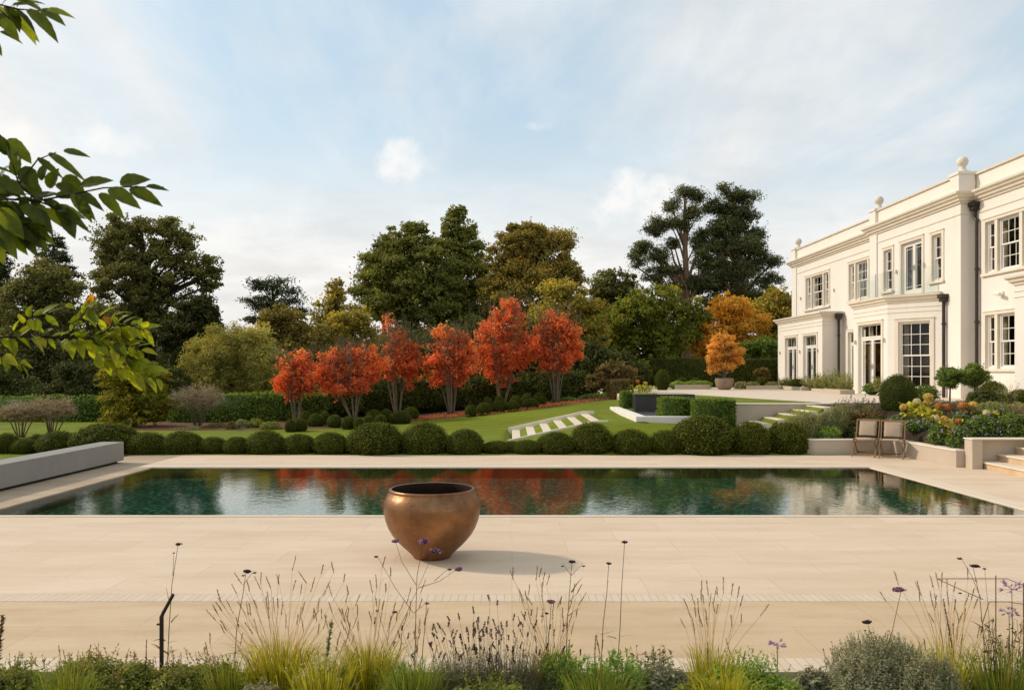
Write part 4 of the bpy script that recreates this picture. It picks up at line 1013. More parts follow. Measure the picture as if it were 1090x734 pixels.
tree('broadleaf_tree', 'olive green tree behind the gap between pale willow and first red tree', [(300, 345, 28, 22), (326, 362, 30, 26), (290, 385, 26, 30), (340, 398, 30, 26)], 46, M['olive'], .19, 18000, 306, .2, GB, seed=22)
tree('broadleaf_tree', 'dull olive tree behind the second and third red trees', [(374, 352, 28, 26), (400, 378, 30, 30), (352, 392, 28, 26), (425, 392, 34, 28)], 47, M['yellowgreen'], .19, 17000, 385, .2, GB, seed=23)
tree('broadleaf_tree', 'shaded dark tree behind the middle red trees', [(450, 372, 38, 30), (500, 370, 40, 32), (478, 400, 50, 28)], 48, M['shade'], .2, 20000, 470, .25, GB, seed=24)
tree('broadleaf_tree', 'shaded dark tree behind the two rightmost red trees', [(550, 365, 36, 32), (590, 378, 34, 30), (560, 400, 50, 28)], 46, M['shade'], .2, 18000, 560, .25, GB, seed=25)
# far dark wood closes the view under the crowns
l = Leaves()
blobs = []
for k in range(34):
    x = -62 + k * 3.4 + random.uniform(-1, 1); yy = 66 + random.uniform(-3, 6); h = random.uniform(3.6, 4.9)
    blobs.append((x, yy, h * .42, 3.4, 2.5, h))
crown(l, blobs, 60000, .42, seed=50)
for b in blobs:
    v, q = cube_sphere(6); l.raw(v * np.array([b[3], b[4], b[5]]) * .82 + np.array(b[:3]), q, .02)
o = l.build('distant_woods', M['darkwood']); tag(o, 'dark mass of distant woodland closing the gaps under the trees', 'woods', kind='stuff')

# understorey shrubs left
def shrub(name, label, blobs_px, Y, mat, leaf, n, seed, group=None, **kw): return tree(name, label, blobs_px, Y, mat, leaf, n, None, .06, group, 'shrub', seed=seed, nl=10, fork=.1, **kw)
GS = 'shrubs under the trees at the left'
shrub('evergreen_shrub', 'dark shaded shrub bank at the far left under the branch', [(10, 425, 40, 30), (-20, 410, 36, 40)], 40, M['shade'], .15, 16000, 31, GS)
shrub('evergreen_shrub', 'blue green shrub left of the yellowing maple bush', [(82, 408, 28, 28), (70, 430, 34, 24)], 36, M['shade'], .12, 15000, 32, GS)
shrub('evergreen_shrub', 'dark shrub below the tall oak beside the pale willow', [(178, 412, 30, 24), (195, 430, 24, 18)], 41, M['shade'], .13, 13000, 33, GS)
shrub('evergreen_shrub', 'dark leafy shrub mass between oak trunk and blue green shrub', [(120, 398, 40, 30), (45, 395, 36, 30)], 44, M['darkwood'], .17, 15000, 34, GS)
shrub('maple_shrub', 'yellow green maple bush with orange tips right of the grey block end', [(142, 400, 26, 18), (128, 418, 24, 22), (156, 425, 28, 24), (138, 440, 34, 20), (172, 404, 10, 10), (112, 400, 12, 8)], 31, M['maple'], .10, 20000, 35, None, clump=.28, flat=.55)
GR = 'shaded shrubs behind the lawn at the right'
shrub('evergreen_shrub', 'reddish tipped dark shrub right of the rightmost red tree', [(655, 396, 20, 14), (640, 408, 22, 14)], 38, M['bronze'], .12, 7000, 36, GR)
shrub('evergreen_shrub', 'dark low shrub under the bright green tree beside the bronze hedge', [(680, 402, 16, 14), (668, 412, 18, 12)], 46, M['shade'], .12, 8000, 37, GR)
for k, (px, py, w, Y, lab) in enumerate(((630, 424, 30, 36.4, 'low bright green edging plants along the mulch path, left end'), (648, 422, 26, 36.8, 'low bright green edging plants next to the bronze hedge'), (606, 427, 26, 36, 'low grey green edging plants right of the rightmost red tree'), (592, 429, 16, 36.2, 'small green edging plant at the foot of the rightmost red tree'))):
    mound_px('edging_plant', px, py - 5, py + 4, w, Y, M['geranium'], .07, 500, lab, 'plant', seed=60 + k)
for k, (px, py, w, Y, lab) in enumerate(((246, 453, 12, 29.5, 'small brown green shrub ball at the left lawn edge'), (257, 451, 13, 29.8, 'bronze shrub ball second along the left lawn edge'), (272, 450, 20, 30, 'wide low olive shrub at the left lawn edge'), (231, 455, 34, 30.2, 'flat green groundcover mound at the left lawn edge'), (200, 458, 46, 30, 'long flat olive groundcover mound below the bare domed shrub'), (288, 453, 24, 29.6, 'pale grey green mound beside the first red tree cluster'))):
    mound_px('low_shrub', px, py - 5, py + 5, w, Y, [M['bronze'], M['greybush'], M['herb']][k % 3], .06, 600, lab, 'shrub', seed=80 + k)

# bare twiggy domed shrubs
def bare(px, top, bot, w, Y, seed, label):
    rr = random.Random(seed); b = at(px, bot, Y); bx, bz = b.x, gzf(b.x, Y); H = EYE - (top - HY) / F * Y - bz; Rr = w / 2 / F * Y
    t = empty('bare_shrub', (bx, Y, bz), label, 'shrub', 'bare twiggy shrubs'); l = Leaves(); g = Geo()
    for s in range(8):
        a = s * .785 + rr.random(); d = Vector((math.cos(a), math.sin(a), 0)); p0 = d * .05; rad = .9 * Rr * rr.uniform(.35, 1)
        p1 = d * rad * .55 + Vector((0, 0, H * .38)); p2 = d * rad * .9 + Vector((0, 0, H * .62))
        g.tube([p0 - Vector((0, 0, .1)), p1, p2], [.024, .018, .011], 6)
        for k in range(26):
            q = p1.lerp(p2, rr.uniform(.3, 1)); e = Vector((rr.gauss(0, 1), rr.gauss(0, 1), rr.gauss(.45, .6))).normalized()
            tip = Vector((e.x * Rr, e.y * Rr * .8, H * .60 + e.z * H * (.40 if e.z > 0 else .28))); tip *= rr.uniform(.86, 1.0)
            m = q.lerp(tip, .5) + Vector((rr.uniform(-.08, .08), rr.uniform(-.08, .08), .06))
            l.tube([q, m, tip], [.010, .007, .003], .4, n=4)
            for j in range(11):
                s0 = m.lerp(tip, rr.uniform(.1, 1)); ee = Vector((rr.gauss(0, .12), rr.gauss(0, .12), rr.uniform(-.02, .16))); l.blade([s0, s0 + ee * .5, s0 + ee], .012, rr.uniform(.3, .9))
    g.build('stem', M['palebark'], t, smooth=True); l.build('twigs', M['deadwood'], t)
bare(22, 426, 468, 46, 26.5, 1, 'bare twiggy domed shrub nearest the left edge')
bare(55, 420, 466, 54, 26.8, 2, 'bare twiggy domed shrub with a few orange leaves, second from the left')
bare(210, 405, 463, 62, 31.0, 3, 'bare twiggy umbrella shaped shrub in front of the laurel hedge')

# red multi-stem trees
def red_tree(label, blobs_px, Y, base_px, n, seed, stems=8, twig=14):
    rr = random.Random(seed); bx = (base_px - CX) / F * Y; bz = gzf(bx, Y)
    t = empty('red_tree', (bx, Y, bz), label, 'tree', 'row of red autumn trees')
    bl = []
    for px, py, rx, ry in blobs_px:
        p = at(px, py, Y); bl.append((p.x - bx, 0, p.z - bz, rx / F * Y, rx / F * Y * .85, ry / F * Y))
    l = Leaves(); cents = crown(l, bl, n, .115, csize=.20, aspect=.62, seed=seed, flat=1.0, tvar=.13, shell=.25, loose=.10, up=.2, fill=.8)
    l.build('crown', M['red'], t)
    g = Geo(); tw = Leaves()
    tops = rr.sample(cents, min(len(cents), stems * 4)); x0 = sum(b[0] for b in bl) / len(bl)
    zt = max(b[2] + b[5] for b in bl); zb = min(b[2] - b[5] for b in bl)
    for s in range(stems):
        a = 2 * math.pi * s / stems + rr.random(); c = Vector(tops[s][0]); d = Vector((math.cos(a), math.sin(a), 0))
        p1 = d * .13 + Vector((0, 0, .25)); aw = max(bq[3] for bq in bl) * rr.uniform(.5, .95); c = Vector((x0 * .6 + math.cos(a) * aw, math.sin(a) * aw, 0)); p2 = Vector((c.x * .5, c.y * .5, zb + .25)); p3 = Vector((c.x * .82, c.y * .82, (zb + zt) * .52)); p4 = Vector((c.x, c.y, zt - rr.uniform(.0, .7)))
        g.tube([d * .10 - Vector((0, 0, .15)), p1, p2, p3, p4], [.045, .036, .026, .017, .006], 7)
        for j in range(5):
            q = p2.lerp(p4, rr.random()); e = Vector(rr.choice(cents)[0]); g.tube([q, q.lerp(e, .5) + Vector((0, 0, .1)), e], [.015, .010, .004], 5)
    for b in bl:
        for k in range(int(twig * 3.2 * b[3])):
            a = rr.uniform(0, 6.28); q = rr.random() ** .5; x = b[0] + math.cos(a) * q * b[3] * .95; y = math.sin(a) * q * b[4] * .9; z = b[2] + b[5] * (rr.uniform(-.2, .55)); hh = min(1.3, (zt - z) * rr.uniform(.6, 1.0) + rr.uniform(0, .3))
            dx = (x - b[0]) * .30 + rr.gauss(0, .10)
            tw.tube([(x, y, z), (x + dx * .5, y, z + hh * .5), (x + dx, y, z + hh)], [.007, .005, .0025], rr.uniform(.1, .6), n=4)
            for j in range(5):
                f = rr.uniform(.35, .95); s0 = Vector((x + dx * f, y, z + hh * f)); tw.blade([s0, s0 + Vector((rr.gauss(0, .05), rr.gauss(0, .05), .12)), s0 + Vector((rr.gauss(0, .09), rr.gauss(0, .09), .26))], .012, rr.uniform(.3, .8))
    g.build('stem', M['palebark'], t, smooth=True); tw.build('bare_twigs', M['deadtwig'], t)
red_tree('leftmost and smallest of the red autumn trees', [(313, 397, 20, 26), (306, 412, 14, 18), (322, 410, 16, 18)], 32, 316, 5600, 1, 6, 9)
red_tree('spreading red autumn tree, second from the left, with forked crown', [(354, 390, 20, 22), (392, 390, 20, 24), (372, 405, 30, 24), (346, 402, 13, 16), (372, 378, 18, 14)], 32.6, 376, 8000, 2, 9, 12)
red_tree('thin open red autumn tree, third from the left, with bare grey twigs', [(424, 374, 20, 24), (416, 392, 16, 20), (436, 392, 16, 22), (413, 345, 4, 9)], 35.2, 423, 5600, 3, 7, 16)
red_tree('bushy red autumn tree, fourth from the left, standing on red leaf litter', [(476, 370, 24, 26), (468, 388, 18, 20), (490, 385, 18, 22), (480, 400, 16, 14)], 34.5, 480, 8000, 4, 9, 13)
red_tree('tallest of the red autumn trees, fifth from the left', [(540, 343, 22, 24), (520, 365, 20, 26), (552, 370, 22, 26), (534, 388, 26, 22), (544, 325, 8, 9)], 36.5, 535, 10500, 5, 8, 8)
red_tree('rightmost red autumn tree with round crown on a splay of pale stems', [(590, 352, 22, 24), (578, 370, 17, 22), (604, 368, 17, 24), (592, 385, 20, 16)], 36.0, 592, 9500, 6, 9, 14)

# mulch strip and leaf litter under the red trees
l = Leaves(); xs = np.linspace(-14.5, 4.6, 160)
yb = np.interp(xs, [-14.5, -10, -6, -3.8, -.6, 1.3, 4.2, 4.6], [29.6, 29.2, 29.6, 32.6, 33.0, 33.6, 34.6, 34.8]); wv = np.interp(xs, [-14.5, 4.6], [7, 3.5])
rows = 24; V = []
for k in range(rows): yy = yb + wv * k / (rows - 1); V.append(np.stack([xs, yy, gz(xs, yy) + .022 + (.02 if k else -.02)], -1))
V = np.stack(V, 1).reshape(-1, 3); i, j = np.meshgrid(np.arange(159), np.arange(rows - 1), indexing='ij')
l.raw(V, np.stack([i * rows + j, (i + 1) * rows + j, (i + 1) * rows + j + 1, i * rows + j + 1], -1).reshape(-1, 4), .5)
o = l.build('mulch_bed', M['bark_mulch'], smooth=True); o['kind'] = 'structure'
l = Leaves(); n = 5200
cx = rng.choice([-2.6, -2.2, -.4, 1.9, -5.6, 2.8], n, p=[.36, .24, .1, .18, .06, .06]); X = cx + rng.normal(0, 1.0, n); Y = np.interp(X, [-8, -3, 1, 4], [31.5, 33.6, 34, 35]) + rng.normal(0, .75, n) + .2
l.rhombs(np.stack([X, Y, gz(X, Y) + .06 + .03 * rng.random(n)], -1), np.array([0, -.35, 1.]) + .4 * rng.normal(size=(n, 3)), .09, .055, rng.random(n))
o = l.build('fallen_leaves', M['fallen']); tag(o, 'orange and red leaf litter on the mulch under the red trees', 'leaves', kind='stuff')

# ================================================================ TERRACE PLANTING
def potted_tree():
    Y = 40.6; p = at(771, 414.5, Y); x, z = p.x, 1.197
    t = empty('planter_bowl', (x, Y, z), 'wide bronze bowl planter on the house terrace holding an orange tree', 'planter')
    prof = [(.16, 0), (.30, .02), (.40, .16), (.455, .36), (.455, .50), (.43, .57), (.40, .575), (.42, .48), (.41, .46), (.01, .455)]
    g = Geo(); g.lathe(prof, n=40); g.build('bowl', M['stoneware'], t, smooth=True)
    g = Geo(); g.lathe([(.40, .462), (.02, .50), (.01, .50)], n=24); g.build('compost', M['soil'], t)
    tt = empty('bonsai_tree', (x, Y, z + .48), 'cloud pruned orange autumn tree in the bronze bowl', 'tree')
    bl = []
    for px, py, rx, ry in ((770, 361, 11, 7), (763, 372, 10, 7), (778, 371, 11, 7), (770, 379, 14, 7), (759, 385, 7, 7), (783, 383, 7, 5), (772, 390, 10, 5), (757, 393, 4, 4)):
        q = at(px, py, Y); bl.append((q.x - x, 0, q.z - z - .48, rx / F * Y, rx / F * Y, ry / F * Y))
    l = Leaves(); c = crown(l, bl, 12000, .10, csize=.22, flat=.6, seed=70, aspect=.6); l.build('crown', M['orange'], tt)
    g = Geo(); limbs(g, (0, 0, -.05), (.02, 0, 2.0), c, .07, 18, 3, fork=.1); g.build('trunk', M['palebark'], tt, smooth=True)
potted_tree()
def topiary_egg():
    me = ball_mesh(77, 7000, .055, M['box'], amp=.015)
    put_mesh(me, 'topiary_cone', (at(705, 400, 40).x, 40, 1.2 + .43), (.36, .36, .56), 0, 'egg shaped clipped topiary at the left end of the house terrace', 'topiary')
topiary_egg()
def low_planter(x0, x1, y0, y1, h, label, z=1.2):
    t = empty('stone_planter', (x0, y0, z), label, 'planter'); w = .07
    g = Geo(); X, Y2 = x1 - x0, y1 - y0
    g.box((0, 0, -.02), (X, w, h)); g.box((0, Y2 - w, -.02), (X, Y2, h)); g.box((0, w + .001, -.02), (w, Y2 - w - .001, h)); g.box((X - w, w + .001, -.02), (X, Y2 - w - .001, h)); g.build('trough', M['render2'], t, bevel=.008)
    g = Geo(); g.box((w + .002, w + .002, -.01), (X - w - .002, Y2 - w - .002, h - .05)); g.build('compost', M['soil'], t)
Y = 41.5
low_planter(at(719, 0, Y).x, at(756, 0, Y).x, Y, Y + .9, .22, 'low stone planter of pale shrubs left of the bronze bowl')
for k, (px, w, lab) in enumerate(((722, 22, 'pale clipped shrub at the left end of the planter by the topiary'), (737, 20, 'pale low shrub in the middle of the planter by the topiary'), (748, 20, 'pale low shrub nearest the bronze bowl'))): mound_px('low_shrub', px, 405, 413, w, Y + .45, M['sedum'], .07, 700, lab, seed=90 + k)
ball_px(726, 13, 402, 42.8, 1, 'left of two small box domes behind the pale terrace planter', None, SMALL, zb=1.2); ball_px(740, 13, 402, 42.8, 2, 'right of two small box domes behind the pale terrace planter', None, SMALL, zb=1.2)
low_planter(at(795, 0, Y).x, at(829, 0, Y).x, Y, Y + .9, .18, 'low stone planter between the bronze bowl and the house')
for k, (px, w, lab) in enumerate(((790, 18, 'grey green low shrub right of the bronze bowl'), (801, 16, 'green low shrub in the planter near the house'), (822, 16, 'sparse low shrub against the far corner of the house'))): mound_px('low_shrub', px, 406, 414, w, Y + .4, M['greybush'], .07, 700, lab, seed=95 + k)
ball_px(811, 15, 401.5, 42.6, 0, 'small box dome behind the planter near the house corner', None, SMALL, zb=1.2)
shrub('reddish_shrub', 'small airy reddish shrub between the bronze bowl and the house', [(809, 396, 8, 5), (814, 400, 7, 5)], 43.5, M['bronze'], .09, 1800, 71, z0=1.2)
# planting against the house
low_planter(at(838, 0, 41).x, 14.75, 39.0, 43.5, .16, 'low stone planter along the far bay of the house')
low_planter(13.3, 13.9, 33.2, 36.4, .16, 'low stone planter beside the French doors of the canted bay')
def spiky(name, px, top, bot, w, Y, mat, n, label, blade=.012, lean=.35, seed=0, cat='plant', z=None, spike=None, group=None):
    rr = random.Random(seed); b = at(px, bot, Y); H = at(px, top, Y).z - b.z; Rr = w / 2 / F * Y; l = Leaves()
    for k in range(n):
        a = rr.uniform(0, 6.283); q = rr.random() ** .5; x, y = math.cos(a) * q * Rr * .55, math.sin(a) * q * Rr * .55
        h = H * rr.uniform(.55, 1.05) * (1 - .35 * q * q); dx, dy = math.cos(a) * q * Rr * lean * 1.4 + rr.gauss(0, .03), math.sin(a) * q * Rr * lean * 1.4 + rr.gauss(0, .03)
        pts = [(x, y, 0), (x + dx * .35, y + dy * .35, h * .55), (x + dx, y + dy, h)]
        l.blade(pts, blade, rr.uniform(.2, .9))
        for j in range(7):
            f = rr.uniform(.12, .95); p = Vector(pts[0]).lerp(Vector(pts[2]), f); e = Vector((rr.gauss(0, 1), rr.gauss(0, 1), rr.uniform(.2, 1.2))).normalized() * blade * rr.uniform(3, 6); l.blade([p, p + e * .5, p + e], blade * 1.1, rr.uniform(.15, .95))
        if spike and rr.random() < .6:
            for j in range(10):
                p = Vector(pts[2]) + Vector((rr.gauss(0, .012), rr.gauss(0, .012), -rr.random() * .16)); e = Vector((rr.gauss(0, .02), rr.gauss(0, .02), .02)); l.blade([p, p + e * .5, p + e], .022, rr.uniform(.3, 1), 1)
    o = l.build(name, [mat, spike] if spike else [mat], loc=tuple(b)); return tag(o, label, cat, group)
spiky('lavender_plant', 871, 395, 415, 42, 39.2, M['greybush'], 170, 'large grey green lavender bush against the far bay', .03, seed=1)
spiky('lavender_plant', 889, 391, 415, 40, 37.6, M['greybush'], 170, 'grey green lavender bush in front of the brown downpipe corner', .03, seed=2)
spiky('lavender_plant', 902, 396, 417, 28, 36.2, M['greybush'], 110, 'smaller lavender bush beside the canted bay corner', .03, seed=3)
spiky('lavender_plant', 836, 400, 412, 18, 43.6, M['greybush'], 70, 'thin lavender clump at the far corner of the house', .03, seed=4)
ball_px(848, 19, 403, 42, 1, 'clipped box dome under the far French doors', None, SMALL, zb=1.2)
mound_px('low_shrub', 928, 408, 417, 20, 32.0, M['laurel'], .07, 600, 'bright green low shrub at the foot of the canted bay doors', seed=101)
spiky('lavender_plant', 934, 398, 416, 18, 31.6, M['greybush'], 60, 'grey green clump beside the canted bay doors', .025, seed=5)

# ================================================================ RIGHT HAND BED
def bed_at(px, py, Y): p = at(px, py, Y); return p
spiky('perovskia_plant', 857, 424, 467, 34, 21.95, M['greybush'], 150, 'tall wispy grey green plant spilling beside the last box ball', .014, .5, seed=11)
spiky('perovskia_plant', 846, 432, 466, 22, 22.1, M['greybush'], 70, 'small wispy grey plant just above the last box ball', .014, .5, seed=12)
mound('grey_shrub', [(at(862, 0, 22.0).x, 22.0, .45, .42, .3, .62), (at(848, 0, 22.05).x, 22.05, .45, .35, .3, .50), (at(878, 0, 22.15).x, 22.15, .6, .40, .3, .48), (at(889, 0, 22.1).x, 22.1, .68, .36, .3, .52), (at(893, 0, 22.5).x, 22.5, .8, .34, .3, .45)], M['greybush'], .05, 1100, 'loose grey green shrub hiding the end of the stone and grass steps', 'shrub', seed=116, aspect=.25)
mound_px('euphorbia_plant', 883, 453, 467, 28, 21.75, M['sedum'], .06, 900, 'bright lime green leafy clump behind the first chair', 'plant', seed=111, aspect=.4)
mound('bronze_shrub', [(at(895, 0, 22.6).x, 22.6, .6, .55, .4, .50), (at(920, 0, 22.7).x, 22.7, .6, .6, .4, .48), (at(876, 0, 22.5).x, 22.4, .55, .4, .35, .40)], M['bronze'], .055, 1000, 'dusky bronze green bush behind the chairs', 'shrub', seed=112)
mound('green_shrub', [(at(935, 0, 22.1).x, 22.1, .5, .5, .35, .40), (at(915, 0, 21.9).x, 21.85, .45, .4, .3, .34)], M['shade'], .06, 1000, 'dark green leafy bush directly behind the second chair', 'shrub', seed=113)
for k, (px, w, Y, lab) in enumerate(((903, 26, 23.2, 'lavender spikes left of the yew ball, leftmost clump'), (921, 24, 23.0, 'lavender spikes between the other clump and the yew ball'), (936, 22, 23.4, 'lavender spikes tight against the big yew ball'))):
    spiky('lavender_plant', px, 419, 446, w, Y, M['greybush'], 60, lab, .010, .4, seed=20 + k, spike=M['lavspike'])
put_mesh(ball_mesh(200, 12000, .05, M['yew'], amp=.018), 'yew_ball', (at(956, 0, 22.9).x, 22.9, 1.43), (.49, .48, .62), 0, 'big dark rounded yew ball in the bed below the canted bay', 'topiary')
def lollipop(px, py, r, Y, label, k):
    p = at(px, py, Y); x = p.x; zb = bedzf(x, Y); t = empty('standard_tree', (x, Y, zb), label, 'tree', 'clipped standard trees'); rr = r / F * Y
    l = Leaves(); v, q = cube_sphere(8); l.raw(v * rr * .72 + np.array([0, 0, p.z - zb]), q, .03); crown(l, [(0, 0, p.z - zb, rr, rr, rr * .9)], 6500, .055, clump=.26, seed=300 + k, shell=.6, aspect=.55, spray=.3, ragged=.10)
    l.build('crown', M['geranium'], t); g = Geo(); g.tube([(0, 0, -.1), (.01, 0, (p.z - zb) * .5), (0, 0, p.z - zb)], [.028, .024, .02], 8); g.build('trunk', M['bark'], t, smooth=True)
lollipop(1011, 401, 14.5, 25.5, 'left of two round headed standard trees against the house', 1)
lollipop(1037, 400, 15.5, 25.2, 'right of two round headed standard trees against the house', 2)
put_mesh(BALL[2], 'box_ball', (at(1057, 0, 24.3).x, 24.3, 1.38), (.42, .4, .46), 1, 'clipped box dome right of the two standard trees', 'box ball')
put_mesh(BALL[1], 'box_ball', (at(1086, 0, 24.0).x, 24.0, 1.25), (.40, .4, .36), 2, 'low box dome at the right edge below the house windows', 'box ball')
mound_px('low_shrub', 985, 409, 425, 30, 24.6, M['laurel'], .06, 700, 'fresh green low shrub between yew ball and standard trees', seed=121)
mound('heather_plant', [(at(1000, 0, 23.2).x, 23.2, 1.05, .55, .4, .30), (at(1022, 0, 23.1).x, 23.1, 1.05, .5, .4, .28)], M['heather'], .045, 1300, 'pinkish brown heathery mound below the standard trees', 'plant', seed=122, aspect=.3)
mound('dark_shrub', [(at(1044, 0, 23.2).x, 23.2, 1.15, .45, .4, .50), (at(1066, 0, 23.0).x, 23.0, 1.1, .5, .4, .38)], M['shade'], .06, 1000, 'dark green shrub in front of the box dome at the right', 'shrub', seed=123)
spiky('grey_plant', 1072, 402, 425, 26, 23.2, M['silver'], 40, 'sparse pale flower stems against the house at the right', .010, .6, seed=31)
spiky('grey_plant', 1078, 423, 446, 34, 20.6, M['heather'], 120, 'grey twiggy plant at the right edge of the flower bed', .012, .6, seed=32)
mound('dark_shrub', [(at(1055, 0, 21.9).x, 21.9, .98, .6, .4, .34), (at(1084, 0, 21.6).x, 21.6, .98, .6, .4, .34)], M['greybush'], .05, 1100, 'grey green bushy plant behind the orange flower heads', 'shrub', seed=124)
def geranium(px, py, w, Y, label, k):
    rr = random.Random(k); p = at(px, py, Y); rx = w / 2 / F * Y; zb = bedzf(p.x, Y)
    rz = max(.2, p.z - zb + .1)
    def fl(l, o):
        n = int(26 * rx * 2); d = unit(n); d[:, 2] = np.abs(d[:, 2]) + .1; d[:, 1] = -np.abs(d[:, 1]); d /= np.linalg.norm(d, axis=1, keepdims=True)
        P = d * np.array([rx, rx * .7, rz]) * 1.06
        for _ in range(3): l.rhombs(P + rng.normal(0, .008, (n, 3)), d + .4 * rng.normal(size=(n, 3)), .040, .034, rng.uniform(.3, 1, n), 1)
    mound('geranium_plant', [(p.x, Y, zb, rx, rx * .7, rz)], [M['geranium'], M['blueflower']], .062, 900, label, 'plant', 'blue flowered geraniums in the raised bed', seed=130 + k, extra=fl)
geranium(980, 450, 40, 20.9, 'blue flowered geranium mound right behind the second chair', 1)
geranium(1008, 454, 40, 19.6, 'blue flowered geranium mound spilling over the sunny planter wall', 2)
geranium(1022, 458, 26, 18.9, 'small geranium mound tight against the cream pier', 3)
geranium(1045, 446, 44, 19.4, 'blue flowered geranium mound above the cream pier', 4)
geranium(1078, 444, 44, 19.2, 'blue flowered geranium mound at the right picture edge', 5)
geranium(958, 446, 30, 21.8, 'geranium mound between the chairs and the yellow hydrangea', 6)
geranium(1060, 437, 40, 20.4, 'geranium mound behind, below the grey green bush', 7)
geranium(1030, 440, 40, 20.6, 'geranium mound under the orange flower heads', 8)
def hydrangea(px, py, w, Y, heads, label, k, leafy=True):
    rr = random.Random(k); p = at(px, py, Y); rx = w / 2 / F * Y; zb = bedzf(p.x, Y); H = max(.25, p.z - zb)
    t = empty('hydrangea', (p.x, Y, zb), label, 'hydrangea'); l = Leaves()
    n = int(240 * rx * 2)
    pos = np.stack([rng.normal(0, rx * .45, n), rng.normal(0, rx * .35, n), H * rng.uniform(.25, 1.0, n)], -1)
    l.rhombs(pos, np.array([-.2, -.3, 1.]) + .6 * rng.normal(size=(n, 3)), .13, .085, rng.uniform(.2, 1, n)); l.build('foliage', M['hydrangea'] if leafy else M['geranium'], t)
    for hx, hy, r, mt in heads:
        q = at(hx, hy, Y - .05) - Vector((p.x, Y, zb)); rr2 = r / F * Y; l = Leaves(); v, qq = cube_sphere(5); l.raw(v * rr2 * .8 + np.array(q), qq, .2)
        d = unit(220); l.rhombs(d * rr2 * np.array([1, 1, .85]) * rng.uniform(.88, 1.06, (220, 1)) + np.array(q), d + .5 * rng.normal(size=(220, 3)), .042, .036, .45 + .25 * rng.normal(size=220)); l.build('flower_head', M['mophead_' + mt], t)
        g = Geo(); g.tube([(q.x * .5, q.y * .5, 0), (q.x * .9, q.y * .9, q.z * .6), q], [.008, .007, .006], 5); g.build('stem', M['verbstem'], t)
hydrangea(975, 428, 34, 21.4, [(976, 427, 3.6, 'white'), (988, 422.5, 5, 'yellow'), (987, 428, 3.8, 'yellow'), (962, 433, 4, 'yellow')], 'yellow leaved hydrangea with cream and yellow mopheads beside the yew ball', 1)
hydrangea(992, 434, 22, 21.0, [(999.5, 432, 4, 'orange'), (1008, 433.5, 4.5, 'orange')], 'hydrangea with two dusky orange heads right of the yellow one', 2)
hydrangea(1030, 432, 28, 20.6, [(1025, 432, 5, 'orange'), (1036, 431, 4.6, 'yellow'), (1028, 437, 4.2, 'orange'), (1035, 438.5, 3.4, 'orange')], 'hydrangea with a tight cluster of four orange heads', 3, False)
hydrangea(1012, 446, 20, 19.4, [(1012, 452, 4.6, 'yellow'), (1020, 448, 3.4, 'orange'), (1005, 446, 3.8, 'yellow'), (997, 444, 2.4, 'white')], 'low hydrangea with bright yellow heads nearest the pool', 4)
hydrangea(1054, 438, 18, 20.3, [(1050, 439, 3.6, 'white'), (1060, 440, 3.4, 'yellow')], 'small yellow hydrangea right of the orange cluster', 5)
hydrangea(684, 410, 20, 33.5, [(687, 408, 2.4, 'yellow'), (679, 406, 2.2, 'orange'), (692, 412, 2.2, 'white')], 'far small hydrangea beside the bronze hedge block', 6)
# ================================================================ COPPER BOWL
def big_bowl():
    Y = 9.62; x = (460 - CX) / F * Y
    t = empty('copper_pot', (x, Y, .004), 'large round aged copper pot standing on the pool terrace', 'pot')
    prof = [(.195, 0), (.218, .004), (.238, .035), (.288, .09), (.352, .152), (.416, .222), (.470, .296), (.514, .38), (.546, .475), (.562, .57), (.564, .645), (.553, .712), (.525, .775), (.500, .815), (.495, .83), (.503, .842), (.500, .856), (.488, .862), (.470, .858)]
    prof = [(r, z * .935) for r, z in prof]; g = Geo(); g.lathe(prof, n=96); g.f.pop(); g.build('bowl', M['copper'], t, smooth=True)
    prof = [(.470, .858), (.468, .82), (.50, .74), (.53, .62), (.515, .50), (.44, .34), (.34, .20), (.24, .08), (.02, .06)]
    prof = [(r, z * .935) for r, z in prof]; g = Geo(); g.lathe(prof, n=96); g.f.pop(-2); g.build('inner_wall', M['copper_in'], t, smooth=True)
big_bowl()

